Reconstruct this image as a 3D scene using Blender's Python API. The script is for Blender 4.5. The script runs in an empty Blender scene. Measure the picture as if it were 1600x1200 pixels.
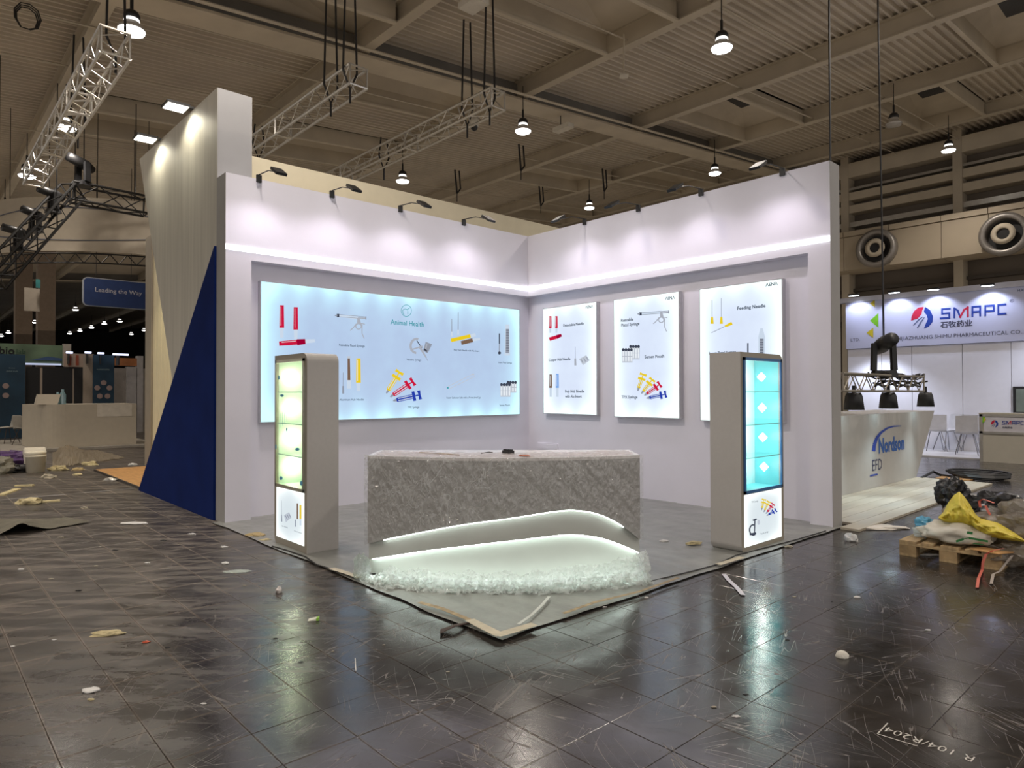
import bpy, bmesh, math, random
import numpy as np
from mathutils import Vector, Matrix, noise
random.seed(7)
S = bpy.context.scene
COL = S.collection

# ------------------------------------------------------------------ camera
F = 1051.7
CAM = (8.2046, -7.8143, 1.54)
yaw, pitch, roll = .8340, .0134, -.0023
cy, sy = math.cos(yaw), math.sin(yaw)
W_ = Vector((-sy*math.cos(pitch), cy*math.cos(pitch), math.sin(pitch)))
R0 = Vector((cy, sy, 0)); U0 = R0.cross(W_)
R_ = R0*math.cos(roll)+U0*math.sin(roll); U_ = -R0*math.sin(roll)+U0*math.cos(roll)
cd = bpy.data.cameras.new('camera'); cam = bpy.data.objects.new('camera', cd); COL.objects.link(cam)
cd.sensor_width = 36; cd.lens = F/1600*36; cd.clip_end = 400
M = Matrix((R_, U_, -W_)).transposed().to_4x4(); M.translation = Vector(CAM)
cam.matrix_world = M; S.camera = cam
S.view_settings.view_transform = 'Standard'; S.view_settings.look = 'None'
S.view_settings.exposure = 0.22; S.view_settings.gamma = 1.0
S.view_settings.use_curve_mapping = False

# where a measured sight line meets a plane (offline survey of the photo)
def ray(px, py): return W_+R_*((px-800)/F)-U_*((py-600)/F)
def pl(px, py, n, d):
    n = Vector(n); v = ray(px, py); c = Vector(CAM); return c+v*((d-n.dot(c))/n.dot(v))
def fl(px, py, z=0): return pl(px, py, (0, 0, 1), z)
def PX(px, py, x): return pl(px, py, (1, 0, 0), x)
def PY(px, py, y): return pl(px, py, (0, 1, 0), y)

# ------------------------------------------------------------------ world and lights
w = bpy.data.worlds.new('hall_air'); S.world = w; w.use_nodes = True
bg = w.node_tree.nodes['Background']; bg.inputs[0].default_value = (1, .94, .89, 1); bg.inputs[1].default_value = .66

def light(kind, name, loc, power, color, aim=None, **kw):
    ld = bpy.data.lights.new(name, kind); ld.energy = power; ld.color = color
    for k_, v in kw.items(): setattr(ld, k_, v)
    o = bpy.data.objects.new(name, ld); COL.objects.link(o); o.location = loc
    if aim is not None:
        o.rotation_euler = (Vector(aim)-Vector(loc)).to_track_quat('-Z', 'Y').to_euler()
    return o
# added area lamp, stands in for bounce off the hall's stands and aisles
light('AREA', 'added_bounce_fill', (-12, 3, 4.75), 1150, (1, .82, .63), aim=(-12, 3, 20), shape='RECTANGLE', size=60, size_y=44)
WARM = (1, .90, .80)

# ------------------------------------------------------------------ materials
MATS = {}
def nd(nt, t, **kw):
    n = nt.nodes.new(t)
    for k_, v in kw.items():
        if k_ in n.inputs: n.inputs[k_].default_value = v
        else: setattr(n, k_, v)
    return n
def pm(name, col, rough=.6, metal=0., var=.08, scale=6., bump=0., bscale=40., spec=.5, detail=4, stretch=None, **kw):
    """principled with procedural colour variation and relief"""
    if name in MATS: return MATS[name]
    m = bpy.data.materials.new(name); m.use_nodes = True; nt = m.node_tree
    b = nt.nodes['Principled BSDF']
    geo = nd(nt, 'ShaderNodeNewGeometry'); mp = nd(nt, 'ShaderNodeMapping'); mp.vector_type = 'POINT'
    if stretch: mp.inputs['Scale'].default_value = stretch
    nt.links.new(geo.outputs['Position'], mp.inputs['Vector'])
    n = nd(nt, 'ShaderNodeTexNoise'); n.inputs['Scale'].default_value = scale; n.inputs['Detail'].default_value = detail
    nt.links.new(mp.outputs[0], n.inputs['Vector'])
    r = nd(nt, 'ShaderNodeMapRange'); r.inputs['From Min'].default_value = .3; r.inputs['From Max'].default_value = .7
    r.inputs['To Min'].default_value = 1-var; r.inputs['To Max'].default_value = 1+var
    nt.links.new(n.outputs[0], r.inputs['Value'])
    mx = nd(nt, 'ShaderNodeVectorMath', operation='SCALE'); mx.inputs[0].default_value = col[:3]
    nt.links.new(r.outputs[0], mx.inputs['Scale']); nt.links.new(mx.outputs[0], b.inputs['Base Color'])
    b.inputs['Roughness'].default_value = rough; b.inputs['Metallic'].default_value = metal
    b.inputs['Specular IOR Level'].default_value = spec
    for k_, v in kw.items(): b.inputs[k_].default_value = v
    if bump:
        n2 = nd(nt, 'ShaderNodeTexNoise'); n2.inputs['Scale'].default_value = bscale; n2.inputs['Detail'].default_value = 5
        nt.links.new(mp.outputs[0], n2.inputs['Vector'])
        bp = nd(nt, 'ShaderNodeBump'); bp.inputs['Strength'].default_value = bump; bp.inputs['Distance'].default_value = .02
        nt.links.new(n2.outputs[0], bp.inputs['Height']); nt.links.new(bp.outputs[0], b.inputs['Normal'])
    MATS[name] = m; return m
def em(name, col, s):
    if name in MATS: return MATS[name]
    m = bpy.data.materials.new(name); m.use_nodes = True; nt = m.node_tree; nt.nodes.clear()
    o = nd(nt, 'ShaderNodeOutputMaterial'); e = nd(nt, 'ShaderNodeEmission'); e.inputs[0].default_value = (*col, 1); e.inputs[1].default_value = s
    nt.links.new(e.outputs[0], o.inputs[0]); MATS[name] = m; return m
def film(name, tint, gloss, rough=.12, bump=.6, bscale=18., diff=.0, stretch=(1, 1, 1), dcol=(.9, .95, .92), crease_glint=0.):
    """thin clear plastic: see-through, with a glossy and a milky share"""
    m = bpy.data.materials.new(name); m.use_nodes = True; nt = m.node_tree; nt.nodes.clear()
    o = nd(nt, 'ShaderNodeOutputMaterial'); t = nd(nt, 'ShaderNodeBsdfTransparent'); t.inputs[0].default_value = (*tint, 1)
    g = nd(nt, 'ShaderNodeBsdfGlossy'); g.inputs['Roughness'].default_value = rough
    geo = nd(nt, 'ShaderNodeNewGeometry'); mp = nd(nt, 'ShaderNodeMapping'); mp.inputs['Scale'].default_value = stretch
    nt.links.new(geo.outputs['Position'], mp.inputs['Vector'])
    n = nd(nt, 'ShaderNodeTexNoise'); n.inputs['Scale'].default_value = bscale; n.inputs['Detail'].default_value = 5; n.inputs['Distortion'].default_value = 1.2
    nt.links.new(mp.outputs[0], n.inputs['Vector'])
    bp = nd(nt, 'ShaderNodeBump'); bp.inputs['Strength'].default_value = bump; bp.inputs['Distance'].default_value = .03
    nt.links.new(n.outputs[0], bp.inputs['Height']); nt.links.new(bp.outputs[0], g.inputs['Normal'])
    d = nd(nt, 'ShaderNodeBsdfDiffuse'); d.inputs[0].default_value = (*dcol, 1); tr = nd(nt, 'ShaderNodeBsdfTranslucent'); tr.inputs[0].default_value = (*dcol, 1)
    dm = nd(nt, 'ShaderNodeMixShader'); nt.links.new(d.outputs[0], dm.inputs[1]); nt.links.new(tr.outputs[0], dm.inputs[2])
    m1 = nd(nt, 'ShaderNodeMixShader'); m1.inputs[0].default_value = gloss; nt.links.new(t.outputs[0], m1.inputs[1]); nt.links.new(g.outputs[0], m1.inputs[2])
    m2 = nd(nt, 'ShaderNodeMixShader'); m2.inputs[0].default_value = diff
    if crease_glint:  # crease whitening, painted in to carry the bright glints along the folds
        L = nt.links; tot = None
        for sc_, rot_ in ((2.6, .5), (4.5, -.35), (8., .9)):
            mp2 = nd(nt, 'ShaderNodeMapping'); mp2.vector_type = 'TEXTURE'; mp2.inputs['Rotation'].default_value = (rot_, rot_, 0); mp2.inputs['Scale'].default_value = (1, 1, 2.4); L.new(geo.outputs['Position'], mp2.inputs['Vector'])
            q = nd(nt, 'ShaderNodeTexNoise'); q.inputs['Scale'].default_value = sc_; q.inputs['Detail'].default_value = 3; q.inputs['Distortion'].default_value = .6; L.new(mp2.outputs[0], q.inputs['Vector'])
            a = nd(nt, 'ShaderNodeMath', operation='SUBTRACT'); L.new(q.outputs[0], a.inputs[0]); a.inputs[1].default_value = .5
            a2 = nd(nt, 'ShaderNodeMath', operation='ABSOLUTE'); L.new(a.outputs[0], a2.inputs[0])
            k2 = nd(nt, 'ShaderNodeMapRange'); L.new(a2.outputs[0], k2.inputs[0]); k2.inputs[1].default_value = .014; k2.inputs[2].default_value = .001; k2.inputs[3].default_value = 0; k2.inputs[4].default_value = 1
            if tot is None: tot = k2.outputs[0]
            else:
                ad = nd(nt, 'ShaderNodeMath', operation='MAXIMUM'); L.new(tot, ad.inputs[0]); L.new(k2.outputs[0], ad.inputs[1]); tot = ad.outputs[0]
        big = nd(nt, 'ShaderNodeTexNoise'); big.inputs['Scale'].default_value = 1.9; big.inputs['Detail'].default_value = 3; L.new(geo.outputs['Position'], big.inputs['Vector'])
        bm_ = nd(nt, 'ShaderNodeMapRange'); L.new(big.outputs[0], bm_.inputs[0]); bm_.inputs[1].default_value = .40; bm_.inputs[2].default_value = .66; bm_.inputs[3].default_value = .1; bm_.inputs[4].default_value = 1.
        m_ = nd(nt, 'ShaderNodeMath', operation='MULTIPLY'); L.new(tot, m_.inputs[0]); L.new(bm_.outputs[0], m_.inputs[1])
        fin = nd(nt, 'ShaderNodeMath', operation='MULTIPLY_ADD'); L.new(m_.outputs[0], fin.inputs[0]); fin.inputs[1].default_value = crease_glint; fin.inputs[2].default_value = diff; L.new(fin.outputs[0], m2.inputs[0])
    0; nt.links.new(m1.outputs[0], m2.inputs[1]); nt.links.new(dm.outputs[0], m2.inputs[2])
    nt.links.new(m2.outputs[0], o.inputs[0]); MATS[name] = m; return m
def backlit(name, col, edge, s, es, W, H, fall, axis):
    """edge-lit sign face: brighter towards the frame where its LEDs sit"""
    m = bpy.data.materials.new(name); m.use_nodes = True; nt = m.node_tree; nt.nodes.clear(); L = nt.links
    tc = nd(nt, 'ShaderNodeTexCoord'); sp = nd(nt, 'ShaderNodeSeparateXYZ'); L.new(tc.outputs['Generated'], sp.inputs[0])
    def mth(op, a, b=None):
        n = nd(nt, 'ShaderNodeMath', operation=op)
        for i, q in enumerate((a, b)):
            if q is None: continue
            if isinstance(q, (int, float)): n.inputs[i].default_value = q
            else: L.new(q, n.inputs[i])
        return n.outputs[0]
    u = sp.outputs[axis]; v = sp.outputs[2]
    du = mth('MULTIPLY', mth('MINIMUM', u, mth('SUBTRACT', 1., u)), W); dv = mth('MULTIPLY', mth('MINIMUM', v, mth('SUBTRACT', 1., v)), H)
    eu = mth('EXPONENT', mth('MULTIPLY', du, -1/fall)); ev = mth('EXPONENT', mth('MULTIPLY', dv, -1/fall))
    wv = mth('ADD', mth('MULTIPLY', mth('SINE', mth('MULTIPLY', u, W*15)), .25), .75)
    e = mth('MINIMUM', mth('ADD', eu, mth('MULTIPLY', ev, wv)), 1.)
    nz = nd(nt, 'ShaderNodeTexNoise'); nz.inputs['Scale'].default_value = 3.5; nz.inputs['Detail'].default_value = 2; L.new(tc.outputs['Object'], nz.inputs['Vector'])
    e = mth('ADD', e, mth('MULTIPLY', mth('SUBTRACT', nz.outputs[0], .5), .22))
    mx = nd(nt, 'ShaderNodeMix', data_type='RGBA'); mx.inputs[6].default_value = (*col, 1); mx.inputs[7].default_value = (*edge, 1); L.new(e, mx.inputs[0])
    st = mth('ADD', mth('MULTIPLY', e, es-s), s)
    em_ = nd(nt, 'ShaderNodeEmission'); L.new(mx.outputs[2], em_.inputs[0]); L.new(st, em_.inputs[1])
    o = nd(nt, 'ShaderNodeOutputMaterial'); L.new(em_.outputs[0], o.inputs[0]); return m

# ------------------------------------------------------------------ mesh helpers
class B:
    def __init__(s): s.v = []; s.f = []; s.mi = []; s.m = 0
    def add(s, vs, fs):
        n = len(s.v); s.v += [tuple(map(float, q)) for q in vs]; s.f += [tuple(n+i for i in f) for f in fs]; s.mi += [s.m]*len(fs); return s
    def hexa(s, p):  # 8 corners: bottom 4 ccw, top 4 ccw
        return s.add(p, [(3, 2, 1, 0), (4, 5, 6, 7), (0, 1, 5, 4), (1, 2, 6, 5), (2, 3, 7, 6), (3, 0, 4, 7)])
    def box(s, a, b):
        x0, y0, z0 = a; x1, y1, z1 = b
        x0, x1 = min(x0, x1), max(x0, x1); y0, y1 = min(y0, y1), max(y0, y1); z0, z1 = min(z0, z1), max(z0, z1)
        return s.hexa([(x0, y0, z0), (x1, y0, z0), (x1, y1, z0), (x0, y1, z0), (x0, y0, z1), (x1, y0, z1), (x1, y1, z1), (x0, y1, z1)])
    def bbox(s, a, b, c=.004):  # box with chamfered top edges
        x0, y0, z0 = a; x1, y1, z1 = b
        s.add([(x0, y0, z0), (x1, y0, z0), (x1, y1, z0), (x0, y1, z0), (x0, y0, z1-c), (x1, y0, z1-c), (x1, y1, z1-c), (x0, y1, z1-c),
               (x0+c, y0+c, z1), (x1-c, y0+c, z1), (x1-c, y1-c, z1), (x0+c, y1-c, z1)],
              [(0, 1, 5, 4), (1, 2, 6, 5), (2, 3, 7, 6), (3, 0, 4, 7), (4, 5, 9, 8), (5, 6, 10, 9), (6, 7, 11, 10), (7, 4, 8, 11), (8, 9, 10, 11)]); return s
    def prism(s, pts, d):  # polygon (3d pts) extruded by vector d
        n = len(pts); d = Vector(d); a = [Vector(p) for p in pts]; b = [p+d for p in a]
        return s.add(a+b, [tuple(range(n-1, -1, -1)), tuple(range(n, 2*n))]+[(i, (i+1) % n, n+(i+1) % n, n+i) for i in range(n)])
    def tube(s, pts, r, n=6, cap=True):
        P = [Vector(p) for p in pts]; rs = r if isinstance(r, (list, tuple)) else [r]*len(P); vs = []; fs = []
        up = None
        for i, p in enumerate(P):
            t = (P[min(i+1, len(P)-1)]-P[max(i-1, 0)]).normalized()
            a = Vector((0, 0, 1)) if abs(t.z) < .95 else Vector((1, 0, 0))
            if up is not None and abs(t.dot(up)) < .9: a = up
            e1 = t.cross(a).normalized(); e2 = e1.cross(t); up = e2
            for k in range(n):
                q = 2*math.pi*k/n; vs.append(p+(e1*math.cos(q)+e2*math.sin(q))*rs[i])
        for i in range(len(P)-1):
            for k in range(n):
                fs.append((i*n+k, i*n+(k+1) % n, (i+1)*n+(k+1) % n, (i+1)*n+k))
        if cap: fs += [tuple(range(n-1, -1, -1)), tuple((len(P)-1)*n+k for k in range(n))]
        return s.add(vs, fs)
    def lathe(s, prof, c=(0, 0, 0), n=20, axis='z', closed=False):
        vs = []; fs = []; c = Vector(c)
        for r, h in prof:
            for k in range(n):
                q = 2*math.pi*k/n; a, b = r*math.cos(q), r*math.sin(q)
                vs.append(c+Vector({'z': (a, b, h), 'y': (a, h, b), 'x': (h, a, b)}[axis]))
        for i in range(len(prof)-1):
            for k in range(n): fs.append((i*n+k, i*n+(k+1) % n, (i+1)*n+(k+1) % n, (i+1)*n+k))
        return s.add(vs, fs)
    def grid(s, fn, nu, nv):
        vs = [fn(i/nu, j/nv) for j in range(nv+1) for i in range(nu+1)]
        return s.add(vs, [(j*(nu+1)+i, j*(nu+1)+i+1, (j+1)*(nu+1)+i+1, (j+1)*(nu+1)+i) for j in range(nv) for i in range(nu)])
    def build(s, name, mats, parent=None, smooth=False, fix=False):
        me = bpy.data.meshes.new(name); off = ORG.get(parent.name, Vector((0, 0, 0))) if parent else Vector((0, 0, 0))
        me.from_pydata([(a-off.x, b-off.y, c-off.z) for a, b, c in s.v], [], s.f)
        for m in (mats if isinstance(mats, (list, tuple)) else [mats]): me.materials.append(m)
        me.polygons.foreach_set('material_index', s.mi)
        if fix:
            bm = bmesh.new(); bm.from_mesh(me); bmesh.ops.recalc_face_normals(bm, faces=bm.faces); bm.to_mesh(me); bm.free()
        if smooth: me.polygons.foreach_set('use_smooth', [True]*len(me.polygons))
        me.update()
        o = bpy.data.objects.new(name, me); COL.objects.link(o)
        if parent: o.parent = parent; ORG[o.name] = off
        return o
ORG = {}
def tag(o, label=None, cat=None, group=None, kind=None):
    if label: o['label'] = label
    if cat: o['category'] = cat
    if group: o['group'] = group
    if kind: o['kind'] = kind
    return o
def thing(name, loc, label=None, cat=None, group=None, kind=None):
    o = bpy.data.objects.new(name, None); COL.objects.link(o); o.location = loc; o.empty_display_size = .1
    ORG[o.name] = Vector(loc); return tag(o, label, cat, group, kind)
KIDS = {}
def copy_tree(o, loc=None, parent=None, label=None):
    c = o.copy(); COL.objects.link(c)
    if parent: c.parent = parent
    if loc is not None: c.location = loc
    if label: c['label'] = label
    for ch in o.children: copy_tree(ch, parent=c)
    return c
def text(body, pc, wpx, plane, mat, name='lettering', parent=None, bold=0., lift=.003, height=None):
    """flat lettering centred on a surveyed point of a plane ('X', x) or ('Y', y) ; width in photo pixels"""
    k_, d = plane; fn = PX if k_ == 'X' else PY
    c = fn(pc[0], pc[1], d); l = fn(pc[0]-wpx/2, pc[1], d); r = fn(pc[0]+wpx/2, pc[1], d)
    ax = Vector((0, 1, 0)) if k_ == 'X' else Vector((1, 0, 0)); nn = Vector((1, 0, 0)) if k_ == 'X' else Vector((0, -1, 0))
    width = abs((r-l).dot(ax)); return text3(body, c+nn*lift, ax, Vector((0, 0, 1)), width, mat, name, parent, bold, height)
def text3(body, c, ax, up, width, mat, name='lettering', parent=None, bold=0., height=None):
    cu = bpy.data.curves.new(name, 'FONT'); cu.body = body; cu.align_x = 'CENTER'; cu.align_y = 'CENTER'; cu.offset = bold; cu.resolution_u = 2
    tmp = bpy.data.objects.new('tmp', cu); COL.objects.link(tmp); bpy.context.view_layer.update()
    dg = bpy.context.evaluated_depsgraph_get(); me = bpy.data.meshes.new_from_object(tmp.evaluated_get(dg)); bpy.data.objects.remove(tmp)
    xs = [v.co.x for v in me.vertices] or [0, 1]; ys = [v.co.y for v in me.vertices] or [0, 1]
    s = width/(max(xs)-min(xs)); cx = (max(xs)+min(xs))/2; cyy = (max(ys)+min(ys))/2
    sv = s if height is None else height/(max(ys)-min(ys))
    off = ORG.get(parent.name, Vector((0, 0, 0))) if parent else Vector((0, 0, 0))
    for v in me.vertices: v.co = Vector(c)+ax*(v.co.x-cx)*s+up*(v.co.y-cyy)*sv-off
    me.materials.clear(); me.materials.append(mat); me.name = name
    o = bpy.data.objects.new(name, me); COL.objects.link(o)
    if parent: o.parent = parent; ORG[o.name] = off
    return o
def nz(x, y, z=0., s=1.): return noise.noise(Vector((x*s, y*s, z*s)))
def crumple(c, dims, seed, amp=.35, freq=2.2, sub=3, flat=.0, name='x', mat=None, sharp=1.):
    bm = bmesh.new(); bmesh.ops.create_icosphere(bm, subdivisions=sub, radius=1); b = B()
    vs = []
    for v in bm.verts:
        p = v.co; q = Vector((p.x*freq+seed*7.3, p.y*freq-seed*3.1, p.z*freq+seed))
        k_ = 1+amp*noise.noise(q)+amp*.5*abs(noise.noise(q*2.7))*sharp+amp*.25*noise.noise(q*6)
        z = max(p.z*k_, -flat) if flat else p.z*k_
        vs.append((c[0]+p.x*k_*dims[0], c[1]+p.y*k_*dims[1], c[2]+z*dims[2]))
    b.add(vs, [tuple(v.index for v in f.verts) for f in bm.faces]); bm.free(); return b

# common materials
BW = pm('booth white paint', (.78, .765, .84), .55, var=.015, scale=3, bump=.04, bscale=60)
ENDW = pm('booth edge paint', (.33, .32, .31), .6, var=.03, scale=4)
CREAM = pm('cream panel', (.66, .60, .44), .7, var=.03)
BLACK = pm('black plastic', (.012, .012, .013), .45, var=.2)
ALU = pm('aluminium', (.60, .58, .54), .35, .8, var=.1)
ROOFP = pm('cream roof steel', (.50, .44, .345), .6, var=.09, scale=1.3)
ROOFD = pm('corrugated roof sheet', (.56, .50, .41), .55, var=.10, scale=.8)
GIRD = pm('girder paint', (.54, .475, .37), .6, var=.08, scale=1.5)
GIRD_SHADE = pm('shaded girder web tone', (.19, .18, .165), .6, var=.12, scale=1.5)  # darker copy of the girder tone, the web's shadow put into its colour
GLOWW = em('lamp glow', (1, .97, .92), 9)

# ================================================================== HALL SHELL
# ---- floor: dark tiles
def floor_material(tiles):
    m = bpy.data.materials.new('dark hall floor'); m.use_nodes = True; nt = m.node_tree; L = nt.links; b = nt.nodes['Principled BSDF']
    geo = nd(nt, 'ShaderNodeNewGeometry'); P = geo.outputs['Position']
    def noi(scale, detail=4, st=None, dist=0., rough=.5):
        v = P
        if st: mp = nd(nt, 'ShaderNodeMapping'); mp.vector_type = 'TEXTURE'; mp.inputs['Scale'].default_value = st[0]; mp.inputs['Rotation'].default_value = (0, 0, st[1]); L.new(P, mp.inputs['Vector']); v = mp.outputs[0]
        n = nd(nt, 'ShaderNodeTexNoise'); n.inputs['Scale'].default_value = scale; n.inputs['Detail'].default_value = detail; n.inputs['Distortion'].default_value = dist; n.inputs['Roughness'].default_value = rough; L.new(v, n.inputs['Vector']); return n.outputs[0]
    def mr(v, a, c, lo=0., hi=1.):
        n = nd(nt, 'ShaderNodeMapRange'); n.inputs[1].default_value = a; n.inputs[2].default_value = c; n.inputs[3].default_value = lo; n.inputs[4].default_value = hi; L.new(v, n.inputs[0]); return n.outputs[0]
    def mth(op, a, c):
        n = nd(nt, 'ShaderNodeMath', operation=op)
        for i, q in enumerate((a, c)):
            if isinstance(q, (int, float)): n.inputs[i].default_value = q
            else: L.new(q, n.inputs[i])
        return n.outputs[0]
    def mix(f, a, c):
        n = nd(nt, 'ShaderNodeMix', data_type='RGBA')
        if isinstance(f, (int, float)): n.inputs[0].default_value = f
        else: L.new(f, n.inputs[0])
        for i, q in ((6, a), (7, c)):
            if isinstance(q, tuple): n.inputs[i].default_value = (*q, 1)
            else: L.new(q, n.inputs[i])
        return n.outputs[2]
    sx = nd(nt, 'ShaderNodeSeparateXYZ'); L.new(P, sx.inputs[0])
    # a trodden, dusty aisle runs along the left of the stand
    aisle = mr(mth('ADD', mth('ADD', sx.outputs[0], mth('MULTIPLY', sx.outputs[1], .55)), mth('MULTIPLY', noi(.9), 1.2)), 2.4, -.8)
    dust = mth('MULTIPLY', mr(noi(2.6, 10, ((1.6, .33, 1), .834), .5, .72), .46, .66), mr(aisle, 0, 1, .12, 1.))
    col = mix(mr(noi(1.1, 5), .35, .7), (.012, .0115, .012), (.030, .026, .024))
    col = mix(mth('MULTIPLY', aisle, .8), col, (.036, .029, .024))
    col = mix(mth('MULTIPLY', dust, .75), col, (.17, .14, .112))
    # fine pale specks of grit
    vo = nd(nt, 'ShaderNodeTexVoronoi'); vo.inputs['Scale'].default_value = 7; L.new(P, vo.inputs['Vector'])
    sp = mth('MULTIPLY', mr(vo.outputs['Distance'], .05, .02), mr(noi(1.7, 2), .5, .6)); col = mix(mth('MULTIPLY', sp, .6), col, (.3, .27, .22))
    # long thin scratches in several directions
    scr = None
    for k_, (rot, sc) in enumerate(((.3, 5.5), (-.5, 4.6), (1.2, 5.), (2.0, 4.), (-1.2, 6.5))):
        mp = nd(nt, 'ShaderNodeMapping'); mp.vector_type = 'TEXTURE'; mp.inputs['Rotation'].default_value = (0, 0, rot); mp.inputs['Scale'].default_value = (7., .55, 1); mp.inputs['Location'].default_value = (k_*3.7, k_*1.9, 0); L.new(P, mp.inputs['Vector'])
        v2 = nd(nt, 'ShaderNodeTexNoise'); v2.inputs['Scale'].default_value = sc; v2.inputs['Detail'].default_value = 2; L.new(mp.outputs[0], v2.inputs['Vector'])
        a = mth('ABSOLUTE', mth('SUBTRACT', v2.outputs[0], .5), 0.); q = mth('MULTIPLY', mr(a, .0040, .0010), mr(noi(1.3+k_*.5, 2), .50, .58)); scr = q if scr is None else mth('MAXIMUM', scr, q)
    col = mix(mth('MULTIPLY', scr, .6), col, (.20, .17, .145))
    # pale dirt packed into the joints
    def joint(v, o):
        f = mth('FRACT', mth('DIVIDE', mth('SUBTRACT', v, o), .342), 0.); return mr(mth('MINIMUM', f, mth('SUBTRACT', 1., f)), .034, .012)
    jy = mth('ADD', mth('MULTIPLY', joint(sx.outputs[1], -5.945), mth('LESS_THAN', sx.outputs[1], -5.8)), mth('MULTIPLY', joint(sx.outputs[1], -5.69), mth('GREATER_THAN', sx.outputs[1], -5.8)))
    jt = mth('MULTIPLY', mth('MAXIMUM', joint(sx.outputs[0], 4.113), jy), mr(noi(2.3, 4), .33, .55))
    col = mix(mth('MULTIPLY', jt, mr(aisle, 0, 1, .22, .85)), col, (.22, .18, .145))
    if False:
        br = nd(nt, 'ShaderNodeTexBrick'); br.offset = 0; br.inputs['Scale'].default_value = 1; br.inputs['Brick Width'].default_value = .342; br.inputs['Row Height'].default_value = .342; br.inputs['Mortar Size'].default_value = .004
        L.new(P, br.inputs['Vector']); col = mix(mth('MULTIPLY', br.outputs['Fac'], .5), col, (.10, .085, .07))
    L.new(col, b.inputs['Base Color'])
    rg = mth('ADD', mr(noi(3.5, 6), .3, .7, .11, .24), mth('MULTIPLY', dust, .35)); rg = mth('ADD', rg, mth('MULTIPLY', aisle, .16)); rg = mth('ADD', rg, mth('MULTIPLY', scr, .2)); L.new(rg, b.inputs['Roughness'])
    bp = nd(nt, 'ShaderNodeBump'); bp.inputs['Strength'].default_value = .10; bp.inputs['Distance'].default_value = .01
    b.inputs['IOR'].default_value = 1.6
    h = mth('ADD', mth('ADD', mth('MULTIPLY', noi(26, 4), .5), mth('MULTIPLY', noi(5, 3), .9)), mth('MULTIPLY', scr, -.5)); L.new(h, bp.inputs['Height']); L.new(bp.outputs[0], b.inputs['Normal'])
    b.inputs['Specular IOR Level'].default_value = .5
    return m
FT = floor_material(True); FF = floor_material(False)
GROUT = pm('floor joint grime', (.15, .125, .10), .8, var=.5, scale=5)
# tile lines measured along the front of the stand
TX0, TP = 4.113, .342
ys = [-5.69, -5.945]
for k_ in range(1, 20): ys.append(-5.945-TP*k_)
for k_ in range(1, 30): ys.append(-5.69+TP*k_)
ys.sort()
xs = [TX0+TP*k_ for k_ in range(-24, 22)]
flo = B()
x0, x1, y0, y1 = xs[0], xs[-1], ys[0], ys[-1]
for (a, b_, c, d) in ((-100, -40, x0, 30), (x1, -40, 40, 30), (x0, -40, x1, y0), (x0, y1, x1, 30)):
    flo.add([(a, b_, 0), (c, b_, 0), (c, d, 0), (a, d, 0)], [(0, 1, 2, 3)])
flo.m = 1; flo.add([(x0, y0, -.006), (x1, y0, -.006), (x1, y1, -.006), (x0, y1, -.006)], [(0, 1, 2, 3)])
floor = tag(flo.build('floor', [FF, GROUT]), 'dark worn hall floor', kind='structure')
cells = []
for i in range(len(xs)-1):
    for j in range(len(ys)-1):
        a, b_, c, d = xs[i], ys[j], xs[i+1], ys[j+1]
        mx, my = (a+c)/2, (b_+d)/2
        if -.1 < mx < 4.9 and -4.9 < my < -.1: inside = True
        else: inside = False
        v = Vector((mx, my, 0))-Vector(CAM); dep = v.dot(W_)
        px = 800+F*v.dot(R_)/dep if dep > .3 else -9999; py = 600-F*v.dot(U_)/dep if dep > .3 else -9999
        vis = 0 < px < 1600 and py < 1230 and not inside
        cells.append((0 if vis else 1, v.length, a, b_, c, d))
cells.sort()
tm = {}
rest = B(); G = .0015
for n_, (nv, _, a, b_, c, d) in enumerate(cells):
    dz = random.uniform(-.0012, 0)
    if n_ < 295 and nv == 0:
        key = round(d-b_, 3)
        if key not in tm:
            t_ = B(); t_.bbox((G, G, -.008), (TP-G, key-G, 0), .0012); o = t_.build('floor_tile', FT, floor); tm[key] = o.data
        else:
            o = bpy.data.objects.new('floor_tile', tm[key]); COL.objects.link(o); o.parent = floor
        o.location = (a, b_, dz)
    else: rest.bbox((a+G, b_+G, -.008), (c-G, d-G, dz), .0012)
tag(rest.build('distant_floor_tiles', FT, floor), kind='stuff')

# ---- roof : plane rising gently towards the far wall
HC, SL = 9.0, .087
def rz(y, dz=0.): return HC+SL*y+dz
Y0R, Y1R, X0R, X1R = -26., 22.3, -100., 16.
def bare(x): return None
wells = [(-7.3, -5.45, 1), (-3.5, -1.5, 3), (.5, 2.35, 4), (-1.8, .1, 1), (-5.1, -3.3, 0), (3.7, 5.6, 3), (-11.3, -9.4, 3), (-9.3, -7.4, 4), (-12.6, -10.7, 1), (-13.2, -11.3, 0), (-16.5, -14.6, 4), (-18.5, -16.6, 1), (4.2, 6.1, 1)]
BY = [-14.6, -9.85, -5.1, -.41, 4.35, 9.3, 13.8, 18.6]
deck = B(); RP = .2; x = -46.
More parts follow.
